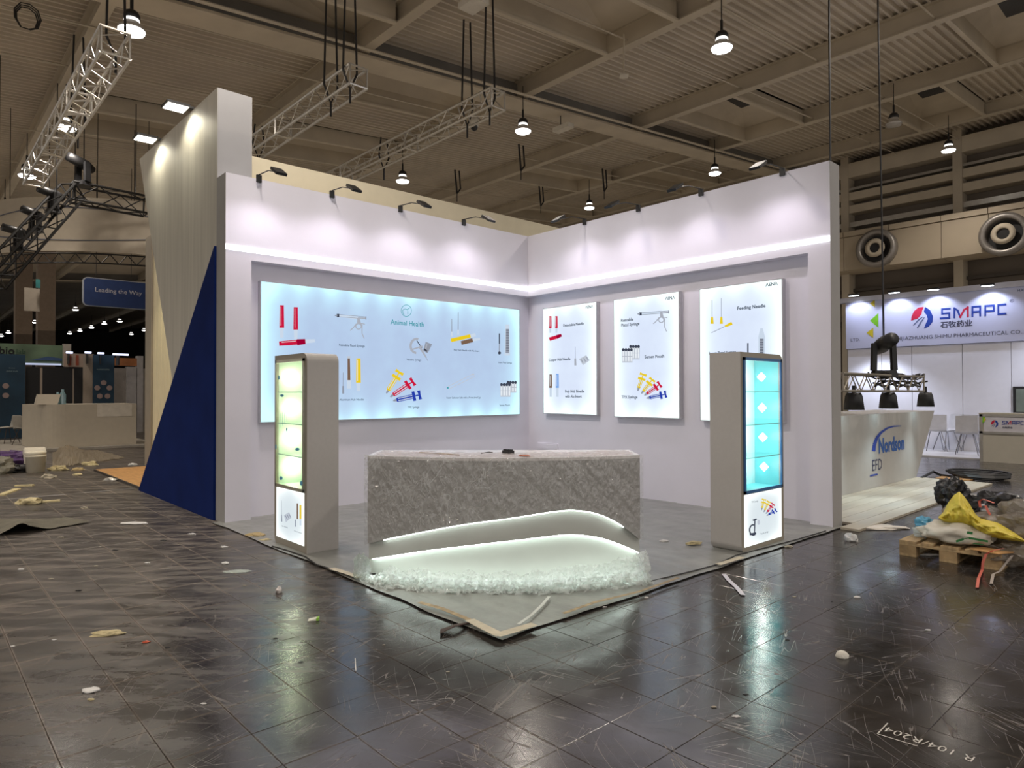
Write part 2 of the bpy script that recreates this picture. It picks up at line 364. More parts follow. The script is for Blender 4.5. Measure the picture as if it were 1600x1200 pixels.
# corrugated sheet, cut where the roof lights are
def ycuts(xa, xb):
    cut = []
    for (wa, wb, k_) in wells:
        if xb > wa and xa < wb: cut.append((BY[k_+2]+.1 if k_+2 < len(BY) else 0, BY[k_+3]-.1 if k_+3 < len(BY) else 0))
    cut.sort(); segs = []; y = Y0R
    for a, b_ in cut: segs.append((y, a)); y = b_
    segs.append((y, Y1R)); return segs
DH = .46; RD = .09
while x < X1R:
    pr = [(x, 0), (x+.05, 0), (x+.075, RD), (x+.175, RD), (x+RP, 0)]
    for (a, b_) in ycuts(x, x+RP):
        vs = [(px, a, rz(a, DH+h)) for px, h in pr]+[(px, b_, rz(b_, DH+h)) for px, h in pr]
        deck.add(vs, [(i, i+5, i+6, i+1) for i in range(4)])
    x += RP
deck.add([(X0R, Y0R, rz(Y0R, DH+.02)), (-46, Y0R, rz(Y0R, DH+.02)), (-46, Y1R, rz(Y1R, DH+.02)), (X0R, Y1R, rz(Y1R, DH+.02))], [(3, 2, 1, 0)])
deck.m = 1; deck.add([(X0R, Y0R, rz(Y0R, 1.6)), (X1R, Y0R, rz(Y0R, 1.6)), (X1R, Y1R, rz(Y1R, 1.6)), (X0R, Y1R, rz(Y1R, 1.6))], [(3, 2, 1, 0)])
ceiling = tag(deck.build('ceiling', [ROOFD, pm('dark roof void', (.03, .03, .03), .9)]), 'corrugated cream steel hall roof', kind='structure')
for y in BY:
    b = B(); z = rz(y)
    b.box((X0R, y-.11, z), (X1R, y+.11, z+.03)); b.box((X0R, y-.012, z+.03), (X1R, y+.012, z+.43)); b.box((X0R, y-.11, z+.43), (X1R, y+.11, z+DH+.01))
    b.build('roof_beam', ROOFP, ceiling)
for gx in (-5.0, -24.5, -44, 14.5):
    b = B()
    def gb(xa, xb, za, zb):
        ya, yb = Y0R, Y1R
        b.hexa([(xa, ya, rz(ya, za)), (xb, ya, rz(ya, za)), (xb, yb, rz(yb, za)), (xa, yb, rz(yb, za)), (xa, ya, rz(ya, zb)), (xb, ya, rz(ya, zb)), (xb, yb, rz(yb, zb)), (xa, yb, rz(yb, zb))])
    gb(gx-.34, gx+.34, -.12, -.06); gb(gx-.34, gx-.3, -.06, .0)
    b.m = 1; gb(gx-.05, gx+.05, -.06, DH-.01)
    b.build('main_girder', [GIRD, GIRD_SHADE], ceiling)
    b = B(); b.m = 0
    b.tube([(gx+.62, Y0R, rz(Y0R, -.1)), (gx+.62, Y1R, rz(Y1R, -.1))], .035, 6); b.build('pipe', GIRD, ceiling)
# roof lights
PANE = pm('dark roof glass', (.03, .035, .045), .25, var=.2)
for (wa, wb, k_) in wells:
    ya, yb = BY[k_+2]+.1, BY[k_+3]-.1
    b = B(); o1 = [(wa, ya, rz(ya, .02)), (wb, ya, rz(ya, .02)), (wb, yb, rz(yb, .02)), (wa, yb, rz(yb, .02))]
    o2 = [(p[0], p[1], p[2]+DH) for p in o1]
    xm, ym = (wa+wb)/2, (ya+yb)/2
    o3 = [(xm+sx_*.48, ym+sy_*.95, rz(ym, .85)) for sx_, sy_ in ((-1, -1), (1, -1), (1, 1), (-1, 1))]
    o4 = [(p[0], p[1], p[2]+.06) for p in o1]
    b.add(o1+o2, [(i, (i+1) % 4, 4+(i+1) % 4, 4+i) for i in range(4)])
    b.add(o2+o3, [(i, (i+1) % 4, 4+(i+1) % 4, 4+i) for i in range(4)])
    # hanging rim
    for (p, q) in ((0, 3), (1, 2)):
        xx = o1[p][0]; b.hexa([(xx-.05, ya, rz(ya, 0)), (xx+.05, ya, rz(ya, 0)), (xx+.05, yb, rz(yb, 0)), (xx-.05, yb, rz(yb, 0)), (xx-.05, ya, rz(ya, .05)), (xx+.05, ya, rz(ya, .05)), (xx+.05, yb, rz(yb, .05)), (xx-.05, yb, rz(yb, .05))])
    wl = b.build('roof_light', GIRD, ceiling)
    B().add(o3, [(3, 2, 1, 0)]).build('pane', PANE, wl)
# conduits that run under the sheet
for cx_, dz in ((-6.6, -.02), (-9.0, .1), (-1.2, .12), (.9, .1), (-13.5, .0), (3.5, .1), (-17, .05)):
    B().tube([(cx_, Y0R, rz(Y0R, dz)), (cx_, Y1R, rz(Y1R, dz))], .02, 5).build('conduit', ROOFP, ceiling)

# ---- walls of the hall
WALLC = pm('hall wall sheet', (.16, .135, .11), .8, var=.12, scale=.6)
tag(B().box((X0R, 22.0, 0), (X1R, 22.3, 12.6)).build('wall_back', WALLC), 'brown hall wall on the far right', kind='structure')
tag(B().box((X0R-.3, Y0R, 0), (X0R, 22.3, 12.6)).build('wall_left', pm('far dark wall', (.012, .011, .012), .9)), 'dark distant hall wall', kind='structure')

# rails, columns and the air duct on the far wall
wt = tag(thing('trim_1', (0, 21.9, 8)), 'steel rails along the far wall', kind='structure')
for (py_, h, dd) in ((302, .16, .3), (322, .16, .3), (290, .05, .25), (345, .1, .2), (262, .3, .35)):
    z = PY(1325, py_+8, 21.6).z; B().box((-12, 21.7-dd, z-h), (X1R, 21.95, z+h)).build('rail', GIRD if h > .1 else ALU, wt)
for xx in (-7, -3.2, .85, 5., 9.2):
    B().box((xx-.15, 21.33, 0), (xx+.15, 21.98, 12)).build('column', ROOFP, wt)
for z in (5.2, 5.75, 4.4):
    B().box((-12, 21.75, z), (X1R, 21.95, z+.12)).build('rail', pm('dark rail', (.07, .06, .05), .7), wt)
dt = thing('air_duct', (0, 21, 7), 'long boxed cream air duct high on far right wall, with round nozzles', 'air duct')
DUC = pm('duct paint', (.46, .39, .29), .6, var=.05, scale=1)
zt, zb = 8.0, 6.45
for i, (xa, xb) in enumerate(((-9, -5.2), (-5.18, -2.9), (-2.88, -1.2), (-1.18, .55), (.57, 2.0), (2.02, 3.1), (3.12, 6), (6.02, 9))):
    b = B(); b.box((xa, 20.4, zb), (xb, 21.7, zt-.22)); b.box((xa, 20.34, zt-.2), (xb, 21.7, zt)); b.build('duct_panel', DUC, dt)
NZ = pm('nozzle metal', (.30, .28, .26), .4, .5)
for q in ((1369, 388), (1569, 366)):
    p = PY(*q, 20.2); nz_ = B(); c = (p.x, 0, p.z)
    nz_.lathe([(.72, 20.4), (.74, 20.12), (.66, 20.05), (.56, 20.05), (.52, 20.3), (.50, 20.35)], c, 32, 'y'); a = nz_.build('air_nozzle', NZ, dt, True)
    B().lathe([(.0, 20.33), (.52, 20.33)], c, 28, 'y').build('throat', BLACK, a)
    B().lathe([(.34, 20.1), (.36, 20.04), (.20, 19.98), (.18, 20.1), (.34, 20.12)], c, 24, 'y').build('inner_ring', GIRD, a, True)
    B().lathe([(.0, 20.05), (.18, 20.05)], c, 16, 'y').build('hub', BLACK, a)

# ================================================================== STAND WALLS
YL, XR, HT, HB, REC = -4.968, 4.985, 4.182, 3.165, .15
LEDM = em('led strip', (1, .98, 1), 3.2)
lw = thing('stand_wall', (0, -2.5, 0), 'white stand wall on the left, carrying the wide blue light box', 'wall')
B().box((-.3, YL, HB), (0, 0, HT)).build('header', BW, lw)
B().box((-.3, YL+.001, 0), (0, -4.66, HB)).build('pier', BW, lw)
B().box((-.3, -4.66, 0), (-REC, REC, HB)).build('recessed_panel', BW, lw)
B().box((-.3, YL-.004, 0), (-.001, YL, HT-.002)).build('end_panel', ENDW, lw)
B().box((.0, YL, 3.262), (.012, -.004, 3.322)).build('led_strip', LEDM, lw)
rw = thing('stand_wall', (2.5, 0, 0), 'white stand wall on the right, carrying three upright light boxes', 'wall')
B().box((-.3, 0.001, HB), (XR, .25, HT)).build('header', BW, rw)
B().box((4.73, .0, 0), (XR-.001, .25, HB)).build('pier', BW, rw)
B().box((-.3, REC, 0), (4.73, .25, HB)).build('recessed_panel', BW, rw)
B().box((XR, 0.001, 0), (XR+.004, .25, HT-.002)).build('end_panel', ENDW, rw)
B().box((.0, -.012, 3.262), (XR-.005, .0, 3.322)).build('led_strip', LEDM, rw)
p, q = PY(840, 691, REC-.01), PY(872, 704, REC-.01)
b = B(); b.box((p.x, REC-.02, q.z), (q.x, REC, p.z)); b.box((p.x+.02, REC-.026, q.z+.02), (q.x-.02, REC-.019, p.z-.02)); b.build('socket_panel', BW, rw)

# cream fascia of the neighbour behind
tag(B().box((-.7, -4.5, 0), (-.6, 3.5, 4.66)).build('neighbour_wall', CREAM), 'plain cream wall rising behind the left stand wall', 'wall')

# ---- arm lamps
def armlamp(p, d, label):
    d = Vector(d); p = Vector(p); side = Vector((-d.y, d.x, 0)); t = thing('arm_spotlight', p, label, 'spotlight', 'black arm spotlights along the wall tops')
    def bx(c, a, b_, h, n, tilt=0., m=BLACK):
        # a along d, b along side
        dd = (d*math.cos(tilt)+Vector((0, 0, 1))*math.sin(tilt)); up = dd.cross(side)*-1; up = side.cross(dd)*-1 if up.z < 0 else up
        k_ = [c+dd*sa*a+side*sb*b_+up*sh*h for sh in (-1, 1) for sa, sb in ((-1, -1), (1, -1), (1, 1), (-1, 1))]
        return B().hexa(k_).build(n, m, t, fix=True)
    bx(p+Vector((0, 0, 0))+d*.012, .016, .03, .045, 'clamp')
    B().tube([p+Vector((0, 0, .03)), p+Vector((0, 0, .05)), p+d*.30+Vector((0, 0, .03)), p+d*.5+Vector((0, 0, -.03))], .007, 6).build('arm', BLACK, t)
    c = p+d*.60+Vector((0, 0, -.055)); h = bx(c, .10, .065, .016, 'lamp_head', -.55)
    dd = d*math.cos(-.55)+Vector((0, 0, 1))*math.sin(-.55); up = Vector((0, 0, 1))-dd*dd.z; up.normalize(); lc = c-up*.0175
    k_ = [lc+dd*sa*.08+side*sb*.05-up*e for e in (0, .002) for sa, sb in ((-1, -1), (1, -1), (1, 1), (-1, 1))]
    B().hexa(k_).build('lens', em('spot lens', (1, .95, .98), 12), t, fix=True)
    li = light('SPOT', 'spot_beam', c-up*.03-d*.02, 20, (1., .90, 1.), aim=c-d*.13+Vector((0, 0, -1)), spot_size=math.radians(142), spot_blend=.8, shadow_soft_size=.05)
    return t
for i, q in enumerate(((404, 275), (518, 301), (625, 323), (724, 346))):
    y = PX(*q, 0).y; armlamp((0, y, HT), (1, 0, 0), 'black arm lamp clipped to the left wall top, '+('nearest the tall grey tower', 'second from the tower', 'third from the tower', 'nearest the wall corner')[i])
for i, q in enumerate(((914, 349), (998, 327), (1096, 302), (1223, 268))):
    x = PY(*q, 0).x; armlamp((x, 0, HT), (0, -1, 0), 'black arm lamp clipped to the right wall top, '+('nearest the wall corner', 'second from the corner', 'third from the corner', 'nearest the outer end')[i])

# ================================================================== PRINTED ART on light boxes
def pc(name, col, s=.82): return em('print '+name, col, s)
C_ = dict(red=(.62, .01, .05), dred=(.35, .0, .03), yel=(.85, .62, .02), brn=(.20, .12, .08), blu=(.02, .05, .42), lbl=(.22, .42, .85),
          gry=(.30, .33, .40), lgr=(.55, .60, .68), dgr=(.05, .06, .09), clr=(.62, .72, .85), tea=(.06, .36, .42), wht=(.85, .9, .95), sil=(.42, .45, .52), org=(.7, .35, .05))
CN = list(C_)
CM = [pc(n, C_[n]) for n in CN]
class Art(B):
    def __init__(s, plane): super().__init__(); s.pl = plane; s.lift = .002
    def P(s, x, y):
        k_, d = s.pl; p = PX(x, y, d) if k_ == 'X' else PY(x, y, d)
        return p+(Vector((s.lift, 0, 0)) if k_ == 'X' else Vector((0, -s.lift, 0)))
    def c(s, n): s.m = CN.index(n); s.lift += .00012; return s
    def poly(s, col, pts): s.c(col); v = [s.P(*q) for q in pts]; return s.add(v, [tuple(range(len(v)))])
    def line(s, col, a, b_, w0, w1=None):
        w1 = w0 if w1 is None else w1; dx, dy = b_[0]-a[0], b_[1]-a[1]; l = math.hypot(dx, dy); nx, ny = -dy/l/2, dx/l/2
        return s.poly(col, [(a[0]+nx*w0, a[1]+ny*w0), (b_[0]+nx*w1, b_[1]+ny*w1), (b_[0]-nx*w1, b_[1]-ny*w1), (a[0]-nx*w0, a[1]-ny*w0)])
    def ell(s, col, c, rx, ry, n=16): return s.poly(col, [(c[0]+rx*math.cos(t*2*math.pi/n), c[1]+ry*math.sin(t*2*math.pi/n)) for t in range(n)])
    def arc(s, col, c, rx, ry, a0, a1, w, n=12):
        s.c(col); A = [math.radians(a0+(a1-a0)*i/n) for i in range(n+1)]
        v = [s.P(c[0]+(rx+w/2)*math.cos(a), c[1]+(ry+w/2)*math.sin(a)) for a in A]+[s.P(c[0]+(rx-w/2)*math.cos(a), c[1]+(ry-w/2)*math.sin(a)) for a in A]
        return s.add(v, [(i, i+1, n+2+i, n+1+i) for i in range(n)])
    def done(s, name, parent): return s.build(name, CM, parent)
def tubeart(A, x, y0, y1, yt, wd, col, tip='clr'):
    A.line(tip, (x, y1-1), (x, yt), wd*.8, wd*.7); A.line(col, (x, y0), (x, y1), wd*.85, wd); A.line('wht', (x-wd*.18, y0+2), (x-wd*.18, y1-3), .6)
def pistol(A, x0, y0, x1, y1, k_=1.):
    A.line('clr', (x0, y0), (x1-(x1-x0)*.25, y1), 4.2*k_); A.line('gry', (x0, y0-1.8*k_), (x1, y1-1.8*k_), .7); A.line('gry', (x0, y0+1.8*k_), (x1, y1+1.2*k_), .7)
    A.line('sil', (x1-(x1-x0)*.28, y1), (x1, y1), 2.*k_); A.line('dgr', (x0-1, y0), (x0+3*k_, y0), 5.*k_); A.line('gry', (x0-4*k_, y0), (x0, y0), 1.5, 3); A.line('gry', (x1, y1-2.5*k_), (x1, y1+2.5*k_), 1.4)
    hx = x1-(x1-x0)*.26; A.line('sil', (hx, y1), (hx+1*k_, y1+9*k_), 4*k_, 6*k_)
    A.arc('sil', (hx, y1+13*k_), 4.3*k_, 4.3*k_, 0, 360, 1.5*k_); A.line('sil', (hx-3*k_, y1+9*k_), (hx-8*k_, y1+15*k_), 2*k_, 1.4*k_); A.line('sil', (hx-8*k_, y1+15*k_), (hx-13*k_, y1+19.5*k_), 1.5*k_)
    A.line('sil', (hx+2*k_, y1+8*k_), (hx+6*k_, y1+12*k_), 3*k_, 1.8*k_); A.line('sil', (hx+5.5*k_, y1+11*k_), (hx+5.5*k_, y1+24*k_), 1.7*k_, 1.4*k_); A.line('sil', (hx+5.5*k_, y1+24*k_), (hx+9*k_, y1+32*k_), 1.4*k_); A.line('sil', (hx+2*k_, y1+8*k_), (hx+10*k_, y1+9.5*k_), 1.4*k_)
def tpx(A, a, b_, col, k_=1., th=True):
    dx, dy = b_[0]-a[0], b_[1]-a[1]; l = math.hypot(dx, dy); ux, uy = dx/l, dy/l
    A.line('clr', a, b_, 6.5*k_); A.line(col, (a[0]+ux*3, a[1]+uy*3), b_, 2.2*k_)
    for sg in (-1, 1): A.line(col, (a[0]-uy*3*k_*sg+ux*4, a[1]+ux*3*k_*sg+uy*4), (b_[0]-uy*3*k_*sg, b_[1]+ux*3*k_*sg), 1.1*k_)
    A.line('gry', (a[0]-ux*3*k_, a[1]-uy*3*k_), (a[0]+ux*2.5, a[1]+uy*2.5), 2*k_, 4.5*k_)
    A.line(col, (a[0]+ux*2.5, a[1]+uy*2.5), (a[0]+ux*5, a[1]+uy*5), 5.5*k_, 6.5*k_)
    A.line(col, (b_[0]-uy*7.5*k_, b_[1]+ux*7.5*k_), (b_[0]+uy*7.5*k_, b_[1]-ux*7.5*k_), 4.5*k_); A.line(col, b_, (b_[0]+ux*8*k_, b_[1]+uy*8*k_), 2*k_)
    if th:
        c = (b_[0]+ux*9*k_, b_[1]+uy*9*k_); A.line(col, (c[0]-uy*7*k_, c[1]+ux*7*k_), c, 5*k_, 3*k_); A.line(col, c, (c[0]+uy*7*k_, c[1]-ux*7*k_), 3*k_, 5*k_)
def jars(A, x, y, w_, h):
    A.poly('lgr', [(x, y+2), (x+w_, y+2), (x+w_-.5, y+h), (x+.5, y+h)])
    for i in range(4):
        cx_ = x+w_*(i+.5)/4; A.line('wht', (cx_, y+4), (cx_, y+h-2), w_*.14); A.line('gry', (cx_-w_*.1, y+h*.55), (cx_+w_*.1, y+h*.55), .6)
        A.ell('dgr', (cx_, y+2), w_*.13, 2.6, 10)
def lightbox(plane, px, face_mat, label, edge_side):
    """px = outer corners of the face: (x0,yt0),(x1,yt1),(x0,yb0)"""
    k_, d = plane; fn = PX if k_ == 'X' else PY
    a, b_, c = fn(*px[0], d), fn(*px[1], d), fn(*px[2], d); zt_, zb_ = (a.z+b_.z)/2, c.z
    t = thing('light_box', (0, 0, 0) if False else ((d, a.y, zb_) if k_ == 'X' else (a.x, d, zb_)), label, 'light box')
    e = .012
    if k_ == 'X':
        B().box((-REC, a.y, zb_), (d-.001, b_.y, zt_)).build('frame', FRM, t); f = B().box((d-.001, a.y+e, zb_+e), (d+.001, b_.y-e, zt_-e)).build('lit_face', face_mat(b_.y-a.y, zt_-zb_), t)
    else:
        B().box((a.x, d+.001, zb_), (b_.x, REC, zt_)).build('frame', FRM, t); f = B().box((a.x+e, d-.001, zb_+e), (b_.x-e, d+.001, zt_-e)).build('lit_face', face_mat(b_.x-a.x, zt_-zb_), t)
    return t, f
FRM = pm('silver frame', (.52, .52, .55), .4, .3, var=.03)
DX, DY = -.07, .07
bluef = lambda W, H: backlit('blue lit face', (.50, .64, .87), (.55, .92, 1.), .80, 1.15, W, H, .16, 1)
whitef = lambda W, H: backlit('white lit face', (.66, .74, .90), (.88, 1., .97), .92, 1.25, W, H, .12, 0)
TXT = em('print text dark', (.05, .07, .10), .9); TEA = em('print text teal', (.05, .30, .36), .9)
lb, lf = lightbox(('X', DX), ((407, 440), (812, 482), (407, 661)), bluef, 'wide light blue backlit sign of animal syringes on the left wall', 'l')
pl_ = ('X', DX)
A = Art(pl_); tubeart(A, 440.2, 477, 512, 528, 7.5, 'red'); A.done('printed_needle', lf)
A = Art(pl_); tubeart(A, 462, 480, 515, 530, 7.5, 'red'); A.done('printed_needle', lf)
A = Art(pl_); A.line('clr', (477, 533.5), (492, 532.5), 6.5, 5); A.line('red', (436, 537), (466, 534.5), 7, 8); A.line('dred', (464, 534.8), (477, 533.6), 9.5, 8); A.line('wht', (440, 535), (462, 533), .8); A.done('printed_needle', lf)
A = Art(pl_); pistol(A, 527, 493, 571.5, 497); A.done('printed_pistol_syringe', lf)
A = Art(pl_); A.line('gry', (536.2, 582), (536, 604), .9); A.line('gry', (536, 603), (536, 615), 2.4, 3.2); A.line('clr', (544.8, 585), (545.2, 607), 6.5); A.line('brn', (544.8, 556.5), (545.2, 594), 3.6, 4.4); A.line('lgr', (544.8, 556.5), (544.8, 560), 5); tubeart(A, 559.9, 560, 598, 611, 7.6, 'yel'); A.done('printed_needle', lf)
A = Art(pl_); A.arc('sil', (651, 540.5), 9.5, 11, 95, 285, 3.6); A.line('dgr', (651, 532), (659, 544), 1.3); A.line('sil', (641, 547), (660, 541), 2.2); A.line('sil', (655, 541), (666, 559), 4, 2); A.poly('gry', [(665, 534), (675, 538), (668, 552), (661, 548)]); A.line('sil', (667, 537), (664, 549), 2); A.line('dgr', (662, 545), (667, 549), 2.5); A.line('gry', (665, 558), (668.5, 564), .7); A.done('printed_vaccine_syringe', lf)
for (a_, b__, c_) in (((605, 612), (619, 589.5), 'yel'), ((612, 618.5), (637, 601.5), 'red'), ((617, 625.5), (646.5, 619), 'blu')):
    A = Art(pl_); A.lift += .0015; tpx(A, a_, b__, c_); A.done('printed_syringe', lf)
A = Art(pl_); A.line('gry', (705.8, 498), (705.8, 518), .8, 1.1); A.line('clr', (705.8, 518), (705.8, 526), 2, 3); A.line('gry', (715.9, 488), (715.7, 515), .8, 1.1); A.line('clr', (715.7, 515), (715.7, 523), 2, 3.2); A.line('clr', (734, 525.5), (743, 522.8), 5); A.line('yel', (704.5, 531.8), (735, 525), 5.6); A.line('clr', (738, 531.5), (750, 529.5), 4.5, 3); A.line('brn', (720.5, 536), (738.5, 531.5), 6, 6.4); A.done('printed_needle', lf)
A = Art(pl_); A.line('dgr', (780.2, 521), (780.2, 537), 1.8); A.line('gry', (780.2, 537), (780, 550), 1.4); A.ell('dgr', (780.3, 551.5), 2.4, 2.4); A.line('clr', (792.7, 507), (792.5, 555.5), 6, 8.5); A.line('gry', (792.7, 514), (792.5, 552), 4.6, 5)
for k_ in range(9): A.line('dgr', (790.3, 516+k_*4), (795, 516+k_*4), .8)
A.done('printed_insert_syringe', lf)
A = Art(pl_); A.line('lgr', (699.5, 604), (738, 585), 1); A.line('lgr', (701, 608), (742, 588), 1); A.ell('tea', (699.5, 606), 1.6, 1.2); A.ell('lgr', (739, 585), 2.2, 1.4); A.done('printed_catheter', lf)
A = Art(pl_); jars(A, 791.6, 595.5, 15.5, 18); jars(A, 781.3, 599, 16.5, 21); A.done('printed_jars', lf)
A = Art(pl_); A.arc('tea', (634.8, 485.5), 8, 9, 0, 360, .8, 24); A.arc('tea', (633, 486), 4, 3, 160, 340, .8); A.line('tea', (629, 487), (631, 492), .8); A.line('tea', (636, 484), (640, 481), .8); A.line('tea', (637, 486), (637, 491), .8); A.done('printed_emblem', lf)
for (s_, c, w_, m) in (('Animal Health', (636.5, 505), 52, TEA), ('Resuable Pistol Syringe', (550, 540.4), 40, TXT), ('Aluminum Hub Needle', (549.4, 624.2), 38, TXT), ('Vaccine Syringe', (646.7, 562.5), 23, TXT), ('TPX Syringe', (645.8, 636.6), 18.5, TXT),
                       ('Poly Hub Needle with Alu Insert', (729.3, 548), 40, TXT), ('Insert Pistol Syringe', (789.2, 567), 21, TXT), ('Foam Catheter Safe with a Protective Cap', (724.7, 621.6), 53, TXT), ('Semen Pouch', (788.5, 633), 16, TXT)):
    text(s_, c, w_, pl_, m, 'caption', lf, bold=.012 if m is TEA else .012)
pr_ = ('Y', DY)
r1, f1 = lightbox(pr_, ((848.5, 482), (932, 471), (849, 646.5)), whitef, 'upright white light box of needles, nearest the wall corner', 'r')
A = Art(pr_); tubeart(A, 860, 494, 513, 520, 4, 'red'); A.done('printed_needle', f1)
A = Art(pr_); tubeart(A, 869.5, 494, 513, 520, 4, 'red'); A.done('printed_needle', f1)
A = Art(pr_); A.line('red', (858.5, 530), (872, 526), 5.4); A.line('dred', (870, 526.6), (877.5, 523.6), 6.2, 4); A.done('printed_needle', f1)
A = Art(pr_); A.line('gry', (898.8, 541.7), (899, 562), .9); A.line('sil', (899, 560), (899.2, 571), 2.8, 3.2); A.poly('lgr', [(905, 561), (916, 555), (921.5, 563), (911, 570.5)])
for k_ in range(3): A.line('gry', (908.2+k_*4, 561.6-k_*2.2), (911+k_*4, 567-k_*2.2), 1.2)
A.done('printed_needle_pack', f1)
A = Art(pr_); tubeart(A, 860.5, 585, 606, 620, 4.6, 'brn'); A.done('printed_needle', f1)
A = Art(pr_); tubeart(A, 871, 584, 606, 620, 5, 'lbl'); A.done('printed_needle', f1)
for (s_, c, w_) in (('\u039bEN\u039b', (920.8, 479.2), 12), ('Detectable Needle', (896, 507), 32), ('Copper Hub Needle', (874.2, 562.2), 34), ('Poly Hub Needle', (898, 612), 30), ('with Alu Insert', (896, 619.3), 26)): text(s_, c, w_, pr_, TXT, 'caption', f1, bold=.026)
r2, f2 = lightbox(pr_, ((958.5, 467), (1061, 456), (958.5, 651.5)), whitef, 'middle upright white light box, with pistol syringe and jars', 'r')
A = Art(pr_); pistol(A, 1000, 490.5, 1045, 487.5, .95); A.done('printed_pistol_syringe', f2)
A = Art(pr_); jars(A, 983.5, 539.5, 16.5, 22); jars(A, 972, 544.5, 17, 22); A.done('printed_jars', f2)
for (a_, b__, c_) in (((997.5, 608.5), (1003, 592), 'yel'), ((1004, 613), (1015, 599), 'yel'), ((1009, 616.5), (1025, 605), 'red'), ((1012.5, 621.8), (1033, 617.5), 'blu')):
    A = Art(pr_); A.lift += .0015; tpx(A, a_, b__, c_, .8); A.done('printed_syringe', f2)
for (s_, c, w_) in (('\u039bEN\u039b', (1047, 465.6), 15), ('Resuable', (980, 499.7), 19), ('Pistol Syringe', (985, 507.6), 28.5), ('Semen Pouch', (1022.5, 557), 30.5), ('TPX Syringe', (983.7, 621), 25)): text(s_, c, w_, pr_, TXT, 'caption', f2, bold=.026)
r3, f3 = lightbox(pr_, ((1092.5, 451.5), (1222.5, 434.5), (1093, 657.5)), whitef, 'upright white light box of feeding needles, behind the blue-framed cabinet', 'r')
A = Art(pr_)
for x_ in (1112.8, 1127.3): A.line('gry', (x_, 466+(1127-x_)*.2), (x_, 495), .9); A.line('yel', (x_, 495), (x_, 506), 3, 5)
A.line('gry', (1111.7, 520), (1134, 509.5), .9); A.line('yel', (1133, 510), (1144, 505), 3, 5); A.done('printed_needle', f3)
A = Art(pr_); A.line('dgr', (1168.7, 536), (1168.7, 560), 2.2); A.poly('clr', [(1188.2, 513), (1192, 513), (1195.3, 526), (1195.3, 570), (1185.2, 570), (1185.2, 526)]); A.line('gry', (1190.3, 529), (1190.3, 568), 6)
for k_ in range(9): A.line('dgr', (1187.5, 531+k_*4), (1193, 531+k_*4), 1)
A.done('printed_insert_syringe', f3)
for (s_, c, w_) in (('\u039bEN\u039b', (1205.8, 443.8), 19), ('Feeding Needle', (1174, 480.5), 44), ('Insert Pistol Syringe', (1129, 551.5), 42)): text(s_, c, w_, pr_, TXT, 'caption', f3, bold=.026)

# ================================================================== TOWER
TG = pm('tower wood panel paint', (.50, .475, .41), .65, var=.10, scale=2.2, stretch=(5, 1, .25), bump=.05, bscale=30)
TGS = pm('tower smooth paint', (.33, .33, .34), .6, var=.02)
NAVY = pm('navy panel', (.006, .018, .11), .8, var=.15, scale=2, spec=.08)
tw = thing('display_tower', (-1.5, -4.75, 0), 'tall tapering grey panel tower with a navy triangle at its foot', 'tower')
b = B(); b.prism([(-.305, -4.97, 0), (-1.23, -4.97, 0), (-3.94, -4.97, 5.36), (-.305, -4.97, 5.30)], (0, .43, 0)); b.build('tower_body', TG, tw, fix=True)
B().box((-.304, -4.965, 4.0), (-.296, -4.545, 5.297)).build('tower_side_panel', TGS, tw)
b = B(); b.prism([(-.302, -5.0, .0), (-3.78, -5.0, .0), (-.302, -5.0, 3.345)], (0, .42, 0)); b.build('navy_panel', NAVY, tw, fix=True)
tag(tw.children[-1], 'navy blue triangular panel')
for i, (q, lab) in enumerate((((285, 171), 'right'), ((232, 219), 'left'))):
    c = PY(q[0], q[1], -5.16); z = 5.30
    for it in range(3): c = fl(q[0], q[1], z)
    c = Vector((c.x, -5.17, z)); t = thing('flood_lamp', c, 'square white flood lamp on top of the grey tower, '+('nearer the stand' if i == 0 else 'at its outer end'), 'flood light')
    b = B(); b.box((c.x-.14, c.y-.14, z+.002), (c.x+.14, c.y+.14, z+.035)); b.build('housing', BLACK, t)
    B().box((c.x-.125, c.y-.125, z-.002), (c.x+.125, c.y+.125, z+.002)).build('diffuser', em('flood glow', (1, .96, .84), 6), t)
    b = B(); b.box((c.x-.03, c.y+.10, z+.036), (c.x+.03, c.y+.42, z+.06)); b.build('bracket', BLACK, t)
    light('SPOT', 'flood_beam', (c.x, -5.17, z-.01), 42, (1, .94, .74), aim=(c.x, -5.0, z-1), spot_size=math.radians(150), spot_blend=.5, shadow_soft_size=.08)
SLAT = pm('cream slat paint', (.80, .71, .47), .6, var=.03)
sw = thing('slat_screen', (-5, -3.95, 0), 'cream vertical slat wall beside a grey post, behind the tower', 'wall')
B().box((-7.55, -4.0, 0.03), (-7.1, -3.3, 4.84)).build('post', pm('beige grey post', (.30, .26, .20), .7, var=.04), sw)
B().box((-7.1, -3.93, 0.03), (-3.0, -3.85, 4.7)).build('backing', SLAT, sw)
x = -7.08; o = None
while x < -3.1:
    if o is None: o = B().box((x, -3.965, .03), (x+.19, -3.93, 4.7)).build('slat', SLAT, sw); xb_ = x
    else: c = o.copy(); COL.objects.link(c); c.location = (x-xb_, 0, 0)
    x += .205
light('SPOT', 'slat_wash', (-5.2, -4.5, 4.6), 130, (1, .90, .62), aim=(-5.4, -3.9, 1.5), spot_size=math.radians(100), spot_blend=.6, shadow_soft_size=.1)
WOOD = pm('plywood', (.50, .27, .10), .55, var=.15, scale=3, stretch=(1, 6, 1), bump=.05)
wp = thing('plywood_platform', (-3.5, -4.4, 0), 'orange plywood floor panel edging past the grey tower', 'platform')
B().box((-7.4, -4.93, .002), (-3.6, -3.95, .03)).build('plywood_sheet', WOOD, wp)
B().box((-7.4, -4.955, .0), (-.3, -4.93, .034)).build('edge_strip', pm('dark edge strip', (.05, .04, .03), .6), wp)

